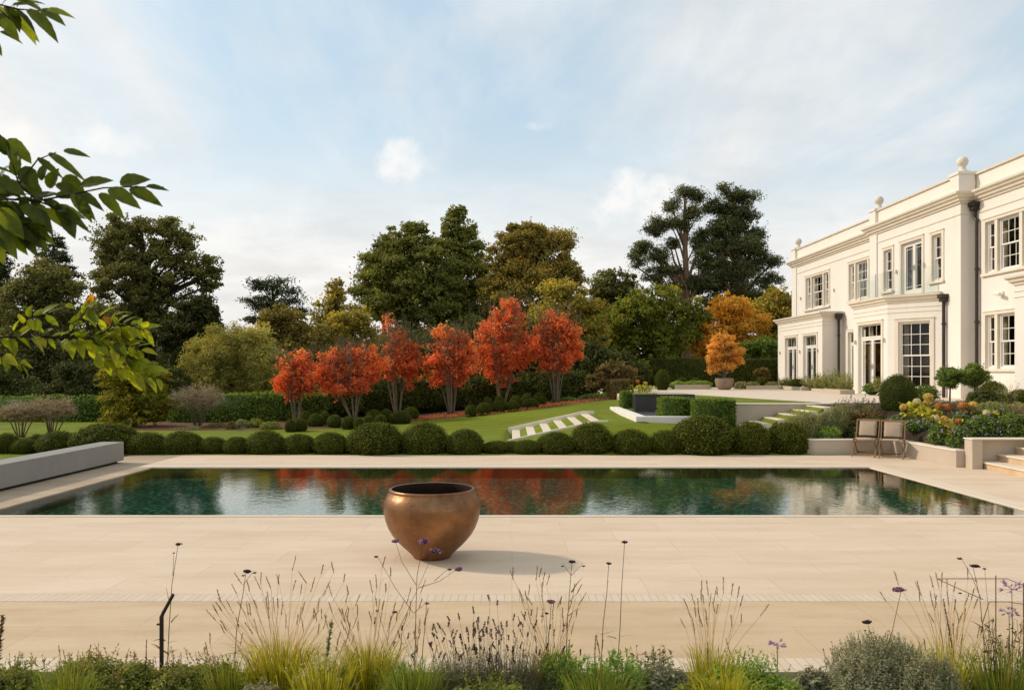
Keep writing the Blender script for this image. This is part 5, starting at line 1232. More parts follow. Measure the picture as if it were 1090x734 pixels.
# ================================================================ CHAIRS
def make_chair():
    t = empty('folding_chair')
    def bar(p, q, w, h, name='frame', mat='teak', par=None):
        p, q = Vector(p), Vector(q); d = (q - p).normalized(); s = Vector((1, 0, 0)); s = (s - d * s.dot(d))
        s = s.normalized() if s.length > .1 else Vector((0, 1, 0)); u = d.cross(s); g = Geo(); vs = []
        for e in (p, q):
            for a, b in ((-1, -1), (1, -1), (1, 1), (-1, 1)): vs.append(e + s * a * w / 2 + u * b * h / 2)
        g.add(vs, [(0, 1, 2, 3), (7, 6, 5, 4), (0, 4, 5, 1), (1, 5, 6, 2), (2, 6, 7, 3), (3, 7, 4, 0)])
        return g.build(name, M[mat], par or t, bevel=.004)
    W = .27
    for s in (-1, 1):
        bar((s * W, -.30, 0), (s * W, .27, .46), .026, .042, 'leg')                     # front foot to rear of seat
        bar((s * (W - .032), .34, 0), (s * (W - .032), -.24, .425), .024, .04, 'leg')   # rear foot to front of seat
        bar((s * W, .19, .42), (s * W, .36, .89), .026, .042, 'back_post')
        bar((s * (W - .03), -.26, .425), (s * (W - .03), .24, .44), .026, .036, 'seat_rail')
    bar((-W - .013, .362, .895), (W + .013, .362, .895), .03, .05, 'top_rail')
    bar((-W + .05, .262, .07), (W - .05, .262, .07), .02, .03, 'stretcher'); bar((-W + .02, -.17, .06), (W - .02, -.17, .06), .02, .03, 'stretcher')
    def cloth(a, b, w, sag, name):
        l = Geo(); n = 10; m = 6; vs = []
        a, b = Vector(a), Vector(b); nrm = (b - a).cross(Vector((1, 0, 0))).normalized()
        for i in range(n + 1):
            for j in range(m + 1):
                t_ = i / n; u = j / m; vs.append(a.lerp(b, t_) + Vector(((u - .5) * w, 0, 0)) + nrm * sag * math.sin(math.pi * u) * math.sin(math.pi * t_))
        l.add(vs, [(i * (m + 1) + j, i * (m + 1) + j + 1, (i + 1) * (m + 1) + j + 1, (i + 1) * (m + 1) + j) for i in range(n) for j in range(m)])
        o = l.build(name, M['sling'], t, smooth=True); s = o.modifiers.new('thick', 'SOLIDIFY'); s.thickness = .006; return o
    cloth((0, .215, .50), (0, .352, .875), .42, -.03, 'back_sling'); cloth((0, -.255, .452), (0, .20, .455), .43, -.02, 'seat_sling')
    return t
ch = make_chair(); ch.location = (at(919, 0, 21.0).x - .02, 20.82, .003); ch.rotation_euler = (0, 0, R(-35)); tag(ch, 'folding wooden chair with taupe sling seat, left one of the pair', 'chair', 'folding chairs beside the pool')
c2 = dup(ch); c2.location = (at(948.5, 0, 20.45).x, 20.40, .003); c2.rotation_euler = (0, 0, R(-30)); tag(c2, 'folding wooden chair with taupe sling seat, right one nearer the steps', 'chair')

# ================================================================ OVERHANGING BRANCHES (tree stands out of frame at the left)
M['nearleaf'] = None
def near_leaf_mat():
    m, nt, out = new_mat('hornbeam_leaf')
    a = N(nt, 'ShaderNodeAttribute', attribute_name='tint')
    c = ramp(nt, (a, 'Fac'), [(0, (.038, .052, .004)), (.4, (.095, .12, .008)), (.7, (.31, .33, .022)), (.95, (.48, .41, .03)), (1, (.48, .19, .02))])
    n1 = noise(nt, coords(nt), 40, 3); f = ramp(nt, n1, [(.3, .75), (.7, 1.2)]); c = mixrgb(nt, 1.0, c, f, 'MULTIPLY')
    p = principled(nt, None, c, .5, .3); t = N(nt, 'ShaderNodeBsdfTranslucent')
    c2 = mixrgb(nt, 1.0, c, (1.6, 1.6, .6), 'MULTIPLY'); nt.links.new(c2[0].outputs[c2[1]], t.inputs[0])
    mx = N(nt, 'ShaderNodeMixShader', Fac=.55); nt.links.new(p.outputs[0], mx.inputs[1]); nt.links.new(t.outputs[0], mx.inputs[2]); nt.links.new(mx.outputs[0], out.inputs[0]); return m
M['nearleaf'] = near_leaf_mat()
def ovate(l, base, d, nrm, Ln, Wd, tint, curl=.18):
    d = Vector(d).normalized(); nrm = Vector(nrm); nrm = (nrm - d * nrm.dot(d)).normalized(); s = d.cross(nrm)
    rows = 9; vs = []
    for i in range(rows + 1):
        t = i / rows; w = Wd * .5 * (math.sin(math.pi * min(1, t * .97 + .03) ** .78) ** .85) * (1 - .25 * t) * (1.0 if i % 2 else .93)
        if i == rows: w = .0004
        p = Vector(base) + d * (Ln * t) - nrm * (curl * Ln * t * t)
        up = nrm * (w * .28)
        vs += [tuple(p - s * w + up), tuple(p - s * w * .5 + up * .62 - nrm * (.0008 * (i % 2))), tuple(p), tuple(p + s * w * .5 + up * .62 - nrm * (.0008 * (i % 2))), tuple(p + s * w + up)]
    q = [(i * 5 + j, i * 5 + j + 1, (i + 1) * 5 + j + 1, (i + 1) * 5 + j) for i in range(rows) for j in range(4)]
    l.raw(vs, q, tint)
hb_t = empty('hornbeam_tree', (-3.6, 2.6, -.1), 'overhanging leafy branches reaching in from a tree beyond the left edge', 'tree')
HB = Vector((-3.6, 2.6, -.1))
g = Geo(); g.tube([(0, 0, -.3), (.03, .02, 1.2), (-.02, .05, 2.6), (.04, 0, 4.2)], [.17, .14, .11, .06], 12); g.build('trunk', M['bark'], hb_t, smooth=True)
def branch(twigs, leaves, extra, seed, trunk_z, yellow=0.0, lsize=1.0, dep=2.35):  # yellow shifts the leaf tint; below zero it paints backlit darkness in
    rr = random.Random(seed); g = Geo(); l = Leaves()
    P = lambda px, py, dy=0: at(px, py, dep + dy) - HB
    for k, tw in enumerate(twigs):
        pts = [P(*p) for p in tw]
        if k == 0: pts = [Vector((0, 0, trunk_z)), Vector((0, 0, trunk_z)).lerp(pts[0], .5) + Vector((0, 0, .06))] + pts
        n = len(pts); g.tube(pts, [.0042 * (1 - .75 * i / (n - 1)) * (1.5 if k == 0 and i < 2 else 1) * (1 if k == 0 else .6) + .0005 for i in range(n)], 7)
    for (px, py, ang, ln, wd, tl) in leaves:
        b = P(px, py, rr.uniform(-.08, .08)); a = R(ang); d = Vector((math.cos(a), rr.uniform(-.35, .35), -math.sin(a)))
        nrm = Vector((rr.uniform(-.3, .3), -tl, 1 - .5 * tl)); sc = dep / F
        ovate(l, b, d, nrm, ln * sc * lsize, wd * sc * lsize, min(1, max(0, rr.gauss(.36 + yellow, .16))), rr.uniform(.02, .25))
    for tw, cnt in extra:
        pts = [P(*p) for p in tw]
        for k in range(cnt):
            f = (k + rr.random()) / cnt * (len(pts) - 1); i = min(int(f), len(pts) - 2); b = pts[i].lerp(pts[i + 1], f - i); dd = (pts[i + 1] - pts[i]).normalized()
            sd = 1 if k % 2 else -1; d = dd * rr.uniform(.3, .9) + Vector((0, rr.uniform(-.7, .7), sd * rr.uniform(.15, .8) - .25)); nrm = Vector((rr.uniform(-.5, .5), rr.uniform(-.9, -.1), rr.uniform(.4, 1)))
            ln = rr.uniform(20, 34) * dep / F * lsize; pet = d.normalized() * .008; g.tube([b, b + pet], .0008, 4)
            ovate(l, b + pet, d, nrm, ln, ln * rr.uniform(.48, .58), min(1, max(0, rr.gauss(.36 + yellow, .17))), rr.uniform(.02, .3))
    br = g.build('branch', M['twigdark'], hb_t, smooth=True); l.build('leaves', M['nearleaf'], br, smooth=True)
tA = [(-60, -2), (-10, 3), (20, 10), (48, 12)]
branch([tA, [(-10, 3), (10, 20), (22, 28)]], [(12, 10, 50, 40, 19, .6), (30, 10, 42, 44, 19, .6), (44, 10, 30, 36, 15, .7), (50, 10, 12, 30, 9, .9), (20, 2, 8, 34, 14, .5), (2, 20, 55, 26, 14, .6), (22, 26, 40, 24, 12, .7), (0, 34, 15, 22, 12, .6), (-6, 44, 60, 20, 9, .7), (8, -4, 15, 40, 17, .5), (-14, 10, 40, 40, 18, .6)], [([(-60, -2), (-10, 3), (20, 8)], 14)], 5, 3.36)
tB = [(-70, 226), (-20, 212), (8, 212), (40, 214), (70, 208), (110, 200), (135, 199), (174, 199)]
tB2 = [(40, 214), (20, 196), (14, 176), (4, 158)]; tB3 = [(20, 196), (40, 170), (60, 162)]; tB4 = [(-20, 212), (0, 224), (20, 236), (36, 244)]; tB5 = [(40, 214), (62, 222), (84, 236)]
branch([tB, tB2, tB3, tB4, tB5], [(128, 196, -20, 31, 24, .9), (138, 201, 22, 36, 19, .8), (156, 198, 4, 22, 8, .9), (116, 201, 30, 38, 20, .8), (106, 206, 42, 36, 17, .7), (86, 197, -10, 36, 19, .9), (82, 204, 30, 36, 14, .8), (76, 207, 55, 34, 16, .7), (60, 196, 25, 32, 18, .7), (52, 200, -60, 24, 20, .9), (68, 188, 40, 30, 20, .9), (44, 192, -70, 22, 17, .9), (52, 163, 30, 56, 11, .9), (68, 160, 12, 30, 10, .9), (40, 168, 40, 30, 9, .8), (20, 160, 40, 20, 15, .9), (4, 152, 20, 26, 22, .9), (24, 178, 60, 28, 22, .9), (30, 196, 45, 26, 18, .8), (0, 192, 30, 30, 18, .7), (-8, 186, 40, 34, 20, .8), (24, 218, 40, 34, 18, .6), (36, 222, 48, 34, 17, .7), (48, 222, 40, 36, 14, .7), (62, 224, 50, 28, 10, .8), (66, 220, 38, 44, 11, .8), (0, 222, 55, 38, 22, .7), (10, 236, 40, 40, 14, .7), (30, 236, 42, 36, 12, .8), (-4, 240, 60, 40, 18, .7), (84, 212, 48, 30, 12, .8), (-14, 224, 50, 44, 22, .7), (-10, 246, 70, 36, 18, .7), (14, 226, 60, 44, 16, .7), (24, 232, 30, 30, 14, .6)], [([(-70, 226), (-20, 212), (8, 212), (60, 210)], 30), (tB4, 12), (tB2, 9), (tB5, 6), ([(-10, 232), (20, 244), (40, 246)], 7)], 6, 2.78, -.12)  # backlit darkness put into these leaves by the lowered tint
tC = [(-70, 362), (-10, 359), (40, 358), (72, 359), (98, 361), (120, 369), (140, 380), (158, 388)]
tC2 = [(96, 361), (112, 353), (120, 346), (128, 352)]; tC3 = [(-10, 372), (10, 380), (24, 388)]; tC4 = [(120, 346), (140, 346), (154, 352)]; tC5 = [(72, 359), (84, 340), (96, 326)]; tC6 = [(10, 358), (30, 338), (50, 334)]
branch([tC, tC2, tC3, tC4, tC5, tC6], [(70, 324, 20, 18, 12, .8), (96, 322, 10, 12, 8, .7), (148, 346, -60, 14, 12, .9), (150, 350, 25, 18, 9, .8), (92, 334, 20, 32, 16, .7), (166, 390, 25, 22, 10, .7), (158, 388, -10, 18, 12, .8), (150, 390, 60, 16, 11, .7), (100, 384, 40, 24, 10, .8), (120, 384, -70, 14, 12, .9), (18, 384, 62, 20, 10, .8), (22, 384, 30, 22, 9, .7), (24, 326, 20, 14, 8, .7), (40, 332, 15, 18, 8, .6)], [(tC, 50), (tC2, 14), (tC3, 10), (tC4, 14), (tC5, 18), (tC6, 12), ([(100, 352), (128, 366), (150, 372)], 16), ([(98, 372), (140, 398), (172, 402)], 14), ([(72, 359), (98, 372), (130, 392), (160, 396)], 18), ([(100, 340), (118, 332), (126, 344)], 8)], 7, 2.40, .26, .62, 2.5)

# ================================================================ FOREGROUND BED
BZ0 = -.05
def ray_bed(px, Y): return Vector(((px - CX) / F * Y, Y, BZ0))
def grass(px, w, Y, heads, label, seed, tuft_top, spread=1.0, ncol=230, group='feathery ornamental grasses along the front bed', mat='grassblade', nst=None):
    """tuft of arching blades with long seed stems; heads are the sighted seed-head tops"""
    rr = random.Random(seed); b = ray_bed(px, Y); t = empty('ornamental_grass', b, label, 'grass', group)
    H = at(px, tuft_top, Y).z - BZ0; Rr = w / 2 / F * Y; l = Leaves()
    for k in range(ncol):
        a = rr.uniform(0, 6.283); q = rr.random() ** .6; x, y = math.cos(a) * q * Rr * .55, math.sin(a) * q * Rr * .5
        h = H * rr.uniform(.55, 1.15); ex, ey = math.cos(a) * q * Rr * rr.uniform(.5, 1.2) + rr.gauss(0, .025), math.sin(a) * q * Rr * rr.uniform(.3, .9) + rr.gauss(0, .02); dr = h * rr.uniform(.0, .25) * q
        l.blade([(x, y, 0), (x + ex * .25, y + ey * .25, h * .5), (x + ex * .6, y + ey * .6, h * .85), (x + ex, y + ey, h * 1.0 - dr)], .0052, min(1, max(0, rr.gauss(.45, .2))))
    l.build('blades', M[mat], t)
    st = Leaves(); sh = Leaves()
    for k, (hx, hy, tilt) in enumerate(heads):
        dy = rr.uniform(-.22, .18); tip = at(hx, hy, Y + dy) - b; a0 = Vector((rr.gauss(0, Rr * .16) + tip.x * .08, rr.gauss(0, Rr * .14), H * .1))
        ln = rr.uniform(.055, .10); d = Vector((math.sin(R(tilt)), rr.uniform(-.2, .2), math.cos(R(tilt)))).normalized(); s1 = tip - d * ln
        mid = a0.lerp(s1, .5) + Vector((-(s1.x - a0.x) * .10, 0, .03)); 
        st.tube([a0, a0.lerp(mid, .5) + Vector((-(s1.x - a0.x) * .04, 0, .01)), mid, mid.lerp(s1, .5) + Vector((-(s1.x - a0.x) * .03, 0, .005)), s1], [.0017, .0015, .0013, .0012, .0010], rr.uniform(.2, .9), n=4)
        nn = 34
        for j in range(nn):
            f = j / nn; p = s1 + d * ln * f; e = (d * 1.6 + Vector((rr.gauss(0, .5), rr.gauss(0, .5), rr.gauss(0, .3)))).normalized() * rr.uniform(.009, .015); sh.blade([p, p + e * .5, p + e], .0042, rr.uniform(0, 1))
    st.build('stems', M['straw'], t); sh.build('seed_heads', M['seed'], t)
def spray(px, w, top, bot, n, seed, lean=16):
    rr = random.Random(seed); out = []
    for k in range(n):
        u = rr.uniform(-1, 1); out.append((px + u * w / 2 + rr.gauss(0, 3), top + (bot - top) * (rr.random() ** .8) * (.35 + .65 * abs(u)) + rr.uniform(0, (bot - top) * .4), u * lean + rr.gauss(0, 9)))
    return out
grass(300, 82, 5.35, [(220, 649, -40), (230, 641, -35), (250, 610, -32), (247, 622, -30), (315, 592, 14), (278, 610, 0), (318, 608, -30), (353, 598, -12), (367, 611, 10), (344, 601, 12), (335, 614, 14), (263, 618, -18), (383, 633, 22), (297, 612, 6)] + spray(305, 150, 606, 678, 44, 1, 24), 'yellow green feather grass with many seed stems, left of the copper pot', 1, 684, ncol=1100)
grass(392, 74, 5.3, [(410, 592, 14), (416, 604, 2), (400, 612, -4), (394, 618, -10), (430, 640, 24)] + spray(398, 110, 608, 670, 30, 2, 20), 'yellow green feather grass standing in front of the copper pot', 2, 688, ncol=1000)
grass(590, 54, 5.35, [(546, 604, 0), (543, 607, -20), (552, 626, -22), (576, 605, 12), (580, 609, 14), (585, 612, 16), (564, 622, 8), (572, 603, 6), (619, 622, 28), (624, 630, 30)] + spray(582, 66, 606, 664, 22, 3, 16), 'pale feather grass right of the lavender, in the middle of the bed', 3, 692, ncol=420)
grass(756, 56, 5.35, [(747, 618, 0), (752, 618, -8), (770, 614, 2), (780, 621, 10), (728, 637, -22), (736, 632, -16), (787, 624, 12), (791, 633, 16), (763, 624, -4), (818, 643, 32), (724, 658, -30)] + spray(760, 62, 622, 660, 16, 4, 16), 'lone pale feather grass with open seed stems, right of centre', 4, 688, ncol=420)
grass(1010, 70, 5.3, [(952, 608, -18), (937, 630, -34), (974, 619, -22), (990, 612, -12), (996, 610, -8), (976, 618, -20), (1003, 609, 2), (1008, 617, 4), (1017, 620, 10), (1030, 604, 4)] + spray(1010, 70, 614, 660, 16, 5, 14), 'feather grass in front of the rusty plant support at the right', 5, 680, ncol=260)
grass(1068, 90, 5.15, spray(1070, 60, 650, 690, 6, 6), 'mass of broad arching green strap leaves at the right corner', 6, 690, ncol=420, group=None, mat='greenblade')

grass(246, 60, 5.25, spray(246, 60, 660, 690, 4, 31), 'low green grass tuft tucked left of the tall yellow feather grass', 31, 702, ncol=420, group=None, mat='greenblade')
grass(344, 70, 5.0, spray(344, 60, 650, 690, 5, 32), 'low bright green grass between the two tall feather grasses', 32, 700, ncol=620, group=None)
grass(440, 70, 4.95, spray(440, 60, 660, 690, 4, 33), 'low fresh green grass under the branching purple verbena', 33, 706, ncol=620, group=None, mat='greenblade')
grass(640, 80, 4.95, spray(640, 60, 670, 690, 3, 34), 'low green grass in front of the spurge clumps', 34, 712, ncol=520, group=None, mat='greenblade')
grass(770, 70, 4.9, spray(770, 60, 670, 690, 3, 35), 'low yellow green grass in front of the lone feather grass', 35, 712, ncol=480, group=None)
grass(70, 70, 5.0, spray(70, 60, 676, 694, 3, 36), 'low green grass among the herb cushions at the left', 36, 708, ncol=380, group=None, mat='greenblade')
grass(1000, 60, 5.05, spray(1010, 60, 650, 680, 5, 37), 'yellow green grass at the foot of the lower silver bush', 37, 694, ncol=420, group=None)
def floret_head(l, p, r, n, mi, seed, dome=True):
    d = unit(n); d[:, 2] = np.abs(d[:, 2]) * (.75 if dome else 1); pp = np.array(p) + d * r * rng.uniform(.6, 1.1, (n, 1)) * np.array([1.15, 1.15, .62])
    l.rhombs(pp, d + .5 * rng.normal(size=(n, 3)), r * .55, r * .45, rng.random(n), mi)
    v, q = cube_sphere(4); l.raw(v * np.array([r, r, r * .5]) * .72 + np.array(p), q, .1, mi)
def verbena(label, Y, stems, heads, seed, leaves_=(), mat_head='verbena'):
    """stems: pixel polylines sighted at Y, heads: (px,py,radius px, purple?)"""
    rr = random.Random(seed); b = at(*stems[0][0], Y); b.z = BZ0; t = empty('verbena_plant', b, label, 'flower', 'tall verbena stems in the front bed')
    st = Leaves()
    for k, s in enumerate(stems):
        pts = [at(px, py, Y) - b for px, py in s]
        if k == 0: pts[0].z = -.02
        pts[-1] = pts[-1] + Vector((0, 0, 3.0 / F * Y))
        r0 = .0032 if k == 0 else .0020; n = len(pts)
        st.tube(pts, [r0 * (1 - .5 * i / (n - 1)) for i in range(n)], rr.uniform(.2, .7), n=5)
    for px, py, ang, ln in leaves_:
        p = at(px, py, Y) - b; a = R(ang); d = Vector((math.cos(a), rr.uniform(-.3, .3), -math.sin(a))); L_ = ln * Y / F; st.blade([p, p + d * L_ * .5 + Vector((0, 0, .006)), p + d * L_], .010, rr.uniform(.4, 1))
    st.build('stem', M['verbstem'], t)
    for px, py, r, pur in heads:
        l = Leaves(); p = at(px, py, Y) - b
        rr_ = r / F * Y
        for j in range(3 if r > 4 else 1):
            o = Vector((rr.uniform(-.7, .7) * rr_ * (j > 0), rr.uniform(-.6, .6) * rr_ * (j > 0), rr.uniform(-.25, .25) * rr_)); floret_head(l, p + o, rr_ * (.75 if r > 4 else .9), 60, 0, seed)
        l.build('flower_head', M['verbena' if pur else 'darkhead'], t)
V = verbena
V('slim verbena rising behind the bent metal stake', 5.5, [[(176, 705), (180, 668), (183, 622), (190, 580)], [(180, 640), (177, 628)], [(184, 612), (185, 590)]], [(190, 580, 3.4, 0), (185, 588, 1.4, 0)], 1, [(182, 662, -45, 14), (178, 684, -10, 16), (172, 690, 200, 14), (176, 681, 185, 12), (180, 696, 210, 18), (180, 694, -20, 14)])
V('single verbena stem left of the tall feather grass', 5.3, [[(246, 708), (252, 668), (259, 630), (262, 610)], [(259, 622), (270, 610)]], [(263, 608, 4.4, 0), (271, 609.5, 2, 0), (259, 612, 1.8, 0)], 2, [(252, 694, 170, 18), (252, 692, -10, 24)])
V('big branching verbena with purple heads in front of the copper pot', 5.2, [[(440, 740), (442, 690), (443, 640), (444, 612), (451, 578)], [(388, 740), (420, 680), (443, 630), (456, 600), (463, 586)], [(443, 622), (428, 598), (421, 579)], [(440, 652), (420, 624), (402, 595)], [(446, 625), (468, 618), (488, 607)], [(440, 652), (452, 646)], [(462, 618), (477, 608)]], [(420.5, 576, 4.6, 1), (450, 576, 6, 1), (462, 587, 6.5, 1), (400.5, 593, 2.4, 0), (488, 606, 4.4, 1), (478.5, 606.5, 2.4, 0)], 3, [(444, 690, 190, 10), (447, 672, 150, 8)])
V('slender verbena behind the branching one with small dark heads', 5.45, [[(448, 735), (450, 690), (453, 660), (454, 643)], [(430, 734), (415, 690), (402, 651)], [(412, 686), (416, 660), (419, 653)]], [(454.5, 642, 2.6, 1), (401.5, 650, 1.8, 0), (420, 651, 2.6, 0), (458, 684, 2.4, 1)], 4)
V('verbena with one wide head and two side buds right of the pot', 5.35, [[(601, 705), (604, 660), (607, 620), (609, 598)], [(608, 612), (598.5, 602)], [(608, 612), (620.5, 602)]], [(609, 597, 3.8, 0), (598.5, 602.5, 1.6, 0), (621, 602, 1.8, 0)], 5, [(606, 640, -42, 14), (608, 630, -50, 20), (605, 655, -35, 16)])
V('straight verbena stem, shorter of the two tall pair', 5.35, [[(637, 705), (642, 664), (646, 630), (648, 602)]], [(648, 600, 2.9, 0)], 6, [(646, 619, 0, 4), (640, 675, -15, 18), (642, 675, 195, 10)])
V('tallest straight verbena stem with a tiny dark head', 5.4, [[(654, 712), (660, 668), (662, 620), (665, 578)]], [(665, 577, 3.4, 0)], 7, [(660, 677, -8, 19), (656, 679, 195, 12)])
V('short purple headed verbena among the lavender', 5.3, [[(580, 715), (584, 680), (587, 642)], [(581, 700), (582, 655)]], [(587, 640, 4.2, 1), (582, 653, 2.4, 0), (577, 655, 1.6, 0)], 8)
V('purple verbena leaning over the silver bush', 5.1, [[(915, 745), (938, 705), (950, 670), (959, 632)]], [(959, 628.5, 6, 1)], 9)
V('dark seeded verbena low beside the silver bush', 5.25, [[(936, 700), (930, 685), (924, 668)]], [(923, 662, 4.2, 0), (921, 671, 1.4, 0), (927, 673, 1.4, 0)], 10)
V('dark headed verbena leaning in the right hand thicket', 5.3, [[(1052, 735), (1047, 680), (1043, 636), (1036, 607)], [(1044, 636), (1034, 612), (1022, 595)], [(1055, 735), (1053, 660), (1048, 607)]], [(1036, 603, 4.6, 0), (1021.5, 594.5, 2.5, 0), (1048, 605, 2, 0), (1022, 631, 1.8, 0), (1039, 618, 1.4, 0)], 11, [(1046, 668, -150, 16), (1048, 664, -20, 18), (1044, 680, -165, 18), (1050, 690, -30, 18)])
def agapanthus(label, Y, px, top, r, seed, petals=11):
    rr = random.Random(seed); b = ray_bed(px, Y); t = empty('tulbaghia_flower', b, label, 'flower', 'lilac starry flowers in the front bed'); p = at(px, top, Y) - b
    st = Leaves(); st.tube([(0, 0, 0), (p.x * .4 + .006, 0, p.z * .5), p], [.0032, .0028, .0022], .5, n=5); st.build('stem', M['verbstem'], t)
    l = Leaves(); rr_ = r / F * Y
    for k in range(petals):
        a = 6.283 * k / petals; d = Vector((math.cos(a), math.sin(a), rr.uniform(-.1, .8))).normalized(); q = p + d * rr_
        l.tube([p, q], [.0012, .0010], .3, n=4)
        for j in range(5):
            e = (d + Vector((rr.gauss(0, .5), rr.gauss(0, .5), rr.gauss(0, .5)))).normalized() * rr_ * .55; l.blade([q - d * .004, q + e * .5, q + e], .010, rr.uniform(.2, 1))
    l.build('flower_head', M['lilac'], t)
agapanthus('lilac starry flower right of the green cushion plant', 5.3, 827, 687, 7, 1)
agapanthus('upper lilac starry flower at the right edge of the bed', 5.25, 1077, 627, 9, 2)
agapanthus('lower lilac starry flower at the right edge of the bed', 5.3, 1074, 652, 7, 3)

# lavender clump
def lavender_big():
    rr = random.Random(4); Y = 5.3; b = ray_bed(528, Y); t = empty('lavender_plant', b, 'large grey lavender clump with dark spent flower spikes, right of the copper pot', 'plant')
    l = Leaves(); sp = Leaves()
    for cx_, w, top in ((500, 80, 684), (545, 90, 676), (575, 60, 690), (478, 50, 694)):
        c = at(cx_, 0, Y).x - b.x; Rr = w / 2 / F * Y; H = at(cx_, top, Y).z - BZ0
        for k in range(520):
            a = rr.uniform(0, 6.283); q = rr.random() ** .5; x = c + math.cos(a) * q * Rr * .6; y = math.sin(a) * q * Rr * .7; dx = math.cos(a) * q * Rr * .5 + rr.gauss(0, .012); h = H * rr.uniform(.5, 1.05) * (1 - .25 * q); 
            p0, p1 = Vector((x, y, h * .15)), Vector((x + dx, y + rr.gauss(0, .02), h)); l.blade([p0, p0.lerp(p1, .5), p1], .003, rr.uniform(.1, .6))
            for j in range(7):
                p = p0.lerp(p1, rr.uniform(.3, 1)); e = Vector((rr.gauss(0, 1), rr.gauss(0, 1), rr.uniform(.1, 1.3))).normalized() * rr.uniform(.014, .03); l.blade([p, p + e * .5, p + e], .0036, rr.uniform(.1, 1))
    spikes = [(530, 638, 8), (503, 645, -12), (488, 652, -8), (476, 655, -25), (520, 655, 4), (508, 662, -8), (548, 652, 12), (523, 668, 2), (535, 668, -4), (497, 668, -14), (470, 668, -28), (560, 650, 14), (571, 662, 30), (562, 672, 8), (519, 632, -18), (490, 674, -10), (478, 680, -18), (512, 676, 0), (528, 672, 0), (540, 660, 8), (465, 662, -30), (566, 648, 4), (550, 678, 10), (556, 682, 18), (590, 669, 4), (575, 690, 10), (618, 690, 2), (462, 674, -36), (505, 684, -4)]
    for k in range(90): spikes.append((rr.gauss(516, 40), rr.uniform(655, 700), rr.gauss(0, 16)))
    for hx, hy, tilt in spikes:
        dy = rr.uniform(-.18, .15); tip = at(hx, hy, Y + dy) - b; d = Vector((math.sin(R(tilt)), rr.uniform(-.2, .2), math.cos(R(tilt)))).normalized(); ln = rr.uniform(.030, .055); s1 = tip - d * ln; a0 = Vector((s1.x * .72 + rr.gauss(0, .03), dy * .5, .12))
        l.tube([a0, a0.lerp(s1, .6) + Vector((0, 0, .01)), s1], [.0016, .0013, .0010], rr.uniform(.2, .6), n=4)
        for j in range(30):
            p = s1 + d * ln * (int(j / 5) / 6); e = (Vector((rr.gauss(0, 1), rr.gauss(0, 1), rr.uniform(0, 1)))).normalized() * rr.uniform(.007, .012); sp.blade([p, p + e * .5, p + e], .009, rr.random())
    l.build('foliage', M['lavender'], t); sp.build('flower_spikes', M['lavspike'], t)
lavender_big()

def herb(px, w, top, Y, mat, leaf, dens, label, seed, cat='plant', aspect=.5, rough=.16, sprigs=0, group=None, depth=.75, name='herb_plant', smat=None):
    rr = random.Random(seed); b = ray_bed(px, Y); rx = w / 2 / F * Y; H = at(px, top, Y).z - BZ0
    def ex(l, o):
        for k in range(sprigs):
            a = rr.uniform(0, 6.283); q = rr.random() ** .5; x, y = math.cos(a) * q * rx * .9, math.sin(a) * q * rx * .6; z0 = H * (1 - .45 * q * q) * .7; h = rr.uniform(.04, .13); tip = Vector((x + rr.gauss(0, .03), y + rr.gauss(0, .03), z0 + h)); l.tube([(x, y, z0), tip], [.0014, .0009], .5, n=4)
            for j in range(9):
                p = Vector((x, y, z0)).lerp(tip, rr.uniform(.2, 1)); e = Vector((rr.gauss(0, 1), rr.gauss(0, 1), rr.uniform(.2, 1))).normalized() * leaf * .7; l.blade([p, p + e * .5, p + e], leaf * .35, rr.uniform(.3, 1), 1 if smat else 0)
    k = 7; pts = [(b.x, Y, BZ0 + H * .2, rx * .62, rx * depth * .6, H * .74)]
    for i in range(k):
        a = 6.283 * i / k + rr.random(); pts.append((b.x + math.cos(a) * rx * .55, Y + math.sin(a) * rx * depth * .5, BZ0 + H * .15, rx * .45, rx * .4, H * rr.uniform(.5, .8)))
    return mound(name, pts, [M[mat]] + ([M[smat]] if smat else []), leaf, dens, label, cat, group, seed=seed, aspect=aspect, up=.5, extra=ex)
herb(30, 120, 706, 5.25, 'herb', .026, 5200, 'low dark green herb cushion at the left corner of the bed', 201, sprigs=60)
herb(112, 120, 698, 5.4, 'herb', .024, 5200, 'feathery dark green herb cushion left of the bent metal stake', 202, sprigs=60, smat='seed')
herb(205, 110, 700, 5.4, 'herb', .024, 5200, 'feathery green herb cushion right of the bent metal stake', 203, sprigs=50, smat='seed')
herb(345, 80, 706, 5.1, 'herb', .022, 5200, 'low flowering green cushion between the two yellow grasses', 204, sprigs=80, smat='mophead_white')
herb(432, 60, 708, 5.1, 'spurge', .03, 3500, 'fresh green leafy cushion under the branching verbena', 205, aspect=.3, sprigs=30)
herb(602, 70, 702, 5.3, 'spurge', .034, 3200, 'fresh green spurge clump right of the lavender', 206, aspect=.22, sprigs=110)
herb(655, 76, 704, 5.2, 'spurge', .034, 3200, 'fresh green spurge clump under the two tall verbena stems', 207, aspect=.22, sprigs=110)
herb(705, 66, 706, 5.25, 'silver', .045, 1800, 'grey green sage with oval leaves in the middle of the bed', 208, aspect=.42, sprigs=20)
herb(800, 120, 700, 5.25, 'sedum', .024, 5200, 'dense bright green cushion plant right of the lone feather grass', 209, sprigs=60)
herb(862, 46, 704, 5.35, 'silver', .04, 2200, 'small sage clump between the green cushion and the silver bush', 210, aspect=.42)
herb(935, 124, 680, 5.2, 'silver', .020, 7500, 'big rounded silver grey bush at the right of the bed', 211, aspect=.32, sprigs=320, name='silver_bush')
herb(990, 80, 700, 4.95, 'silver', .020, 7000, 'lower silver grey bush in front of the big one', 212, aspect=.32, sprigs=160, name='silver_bush')
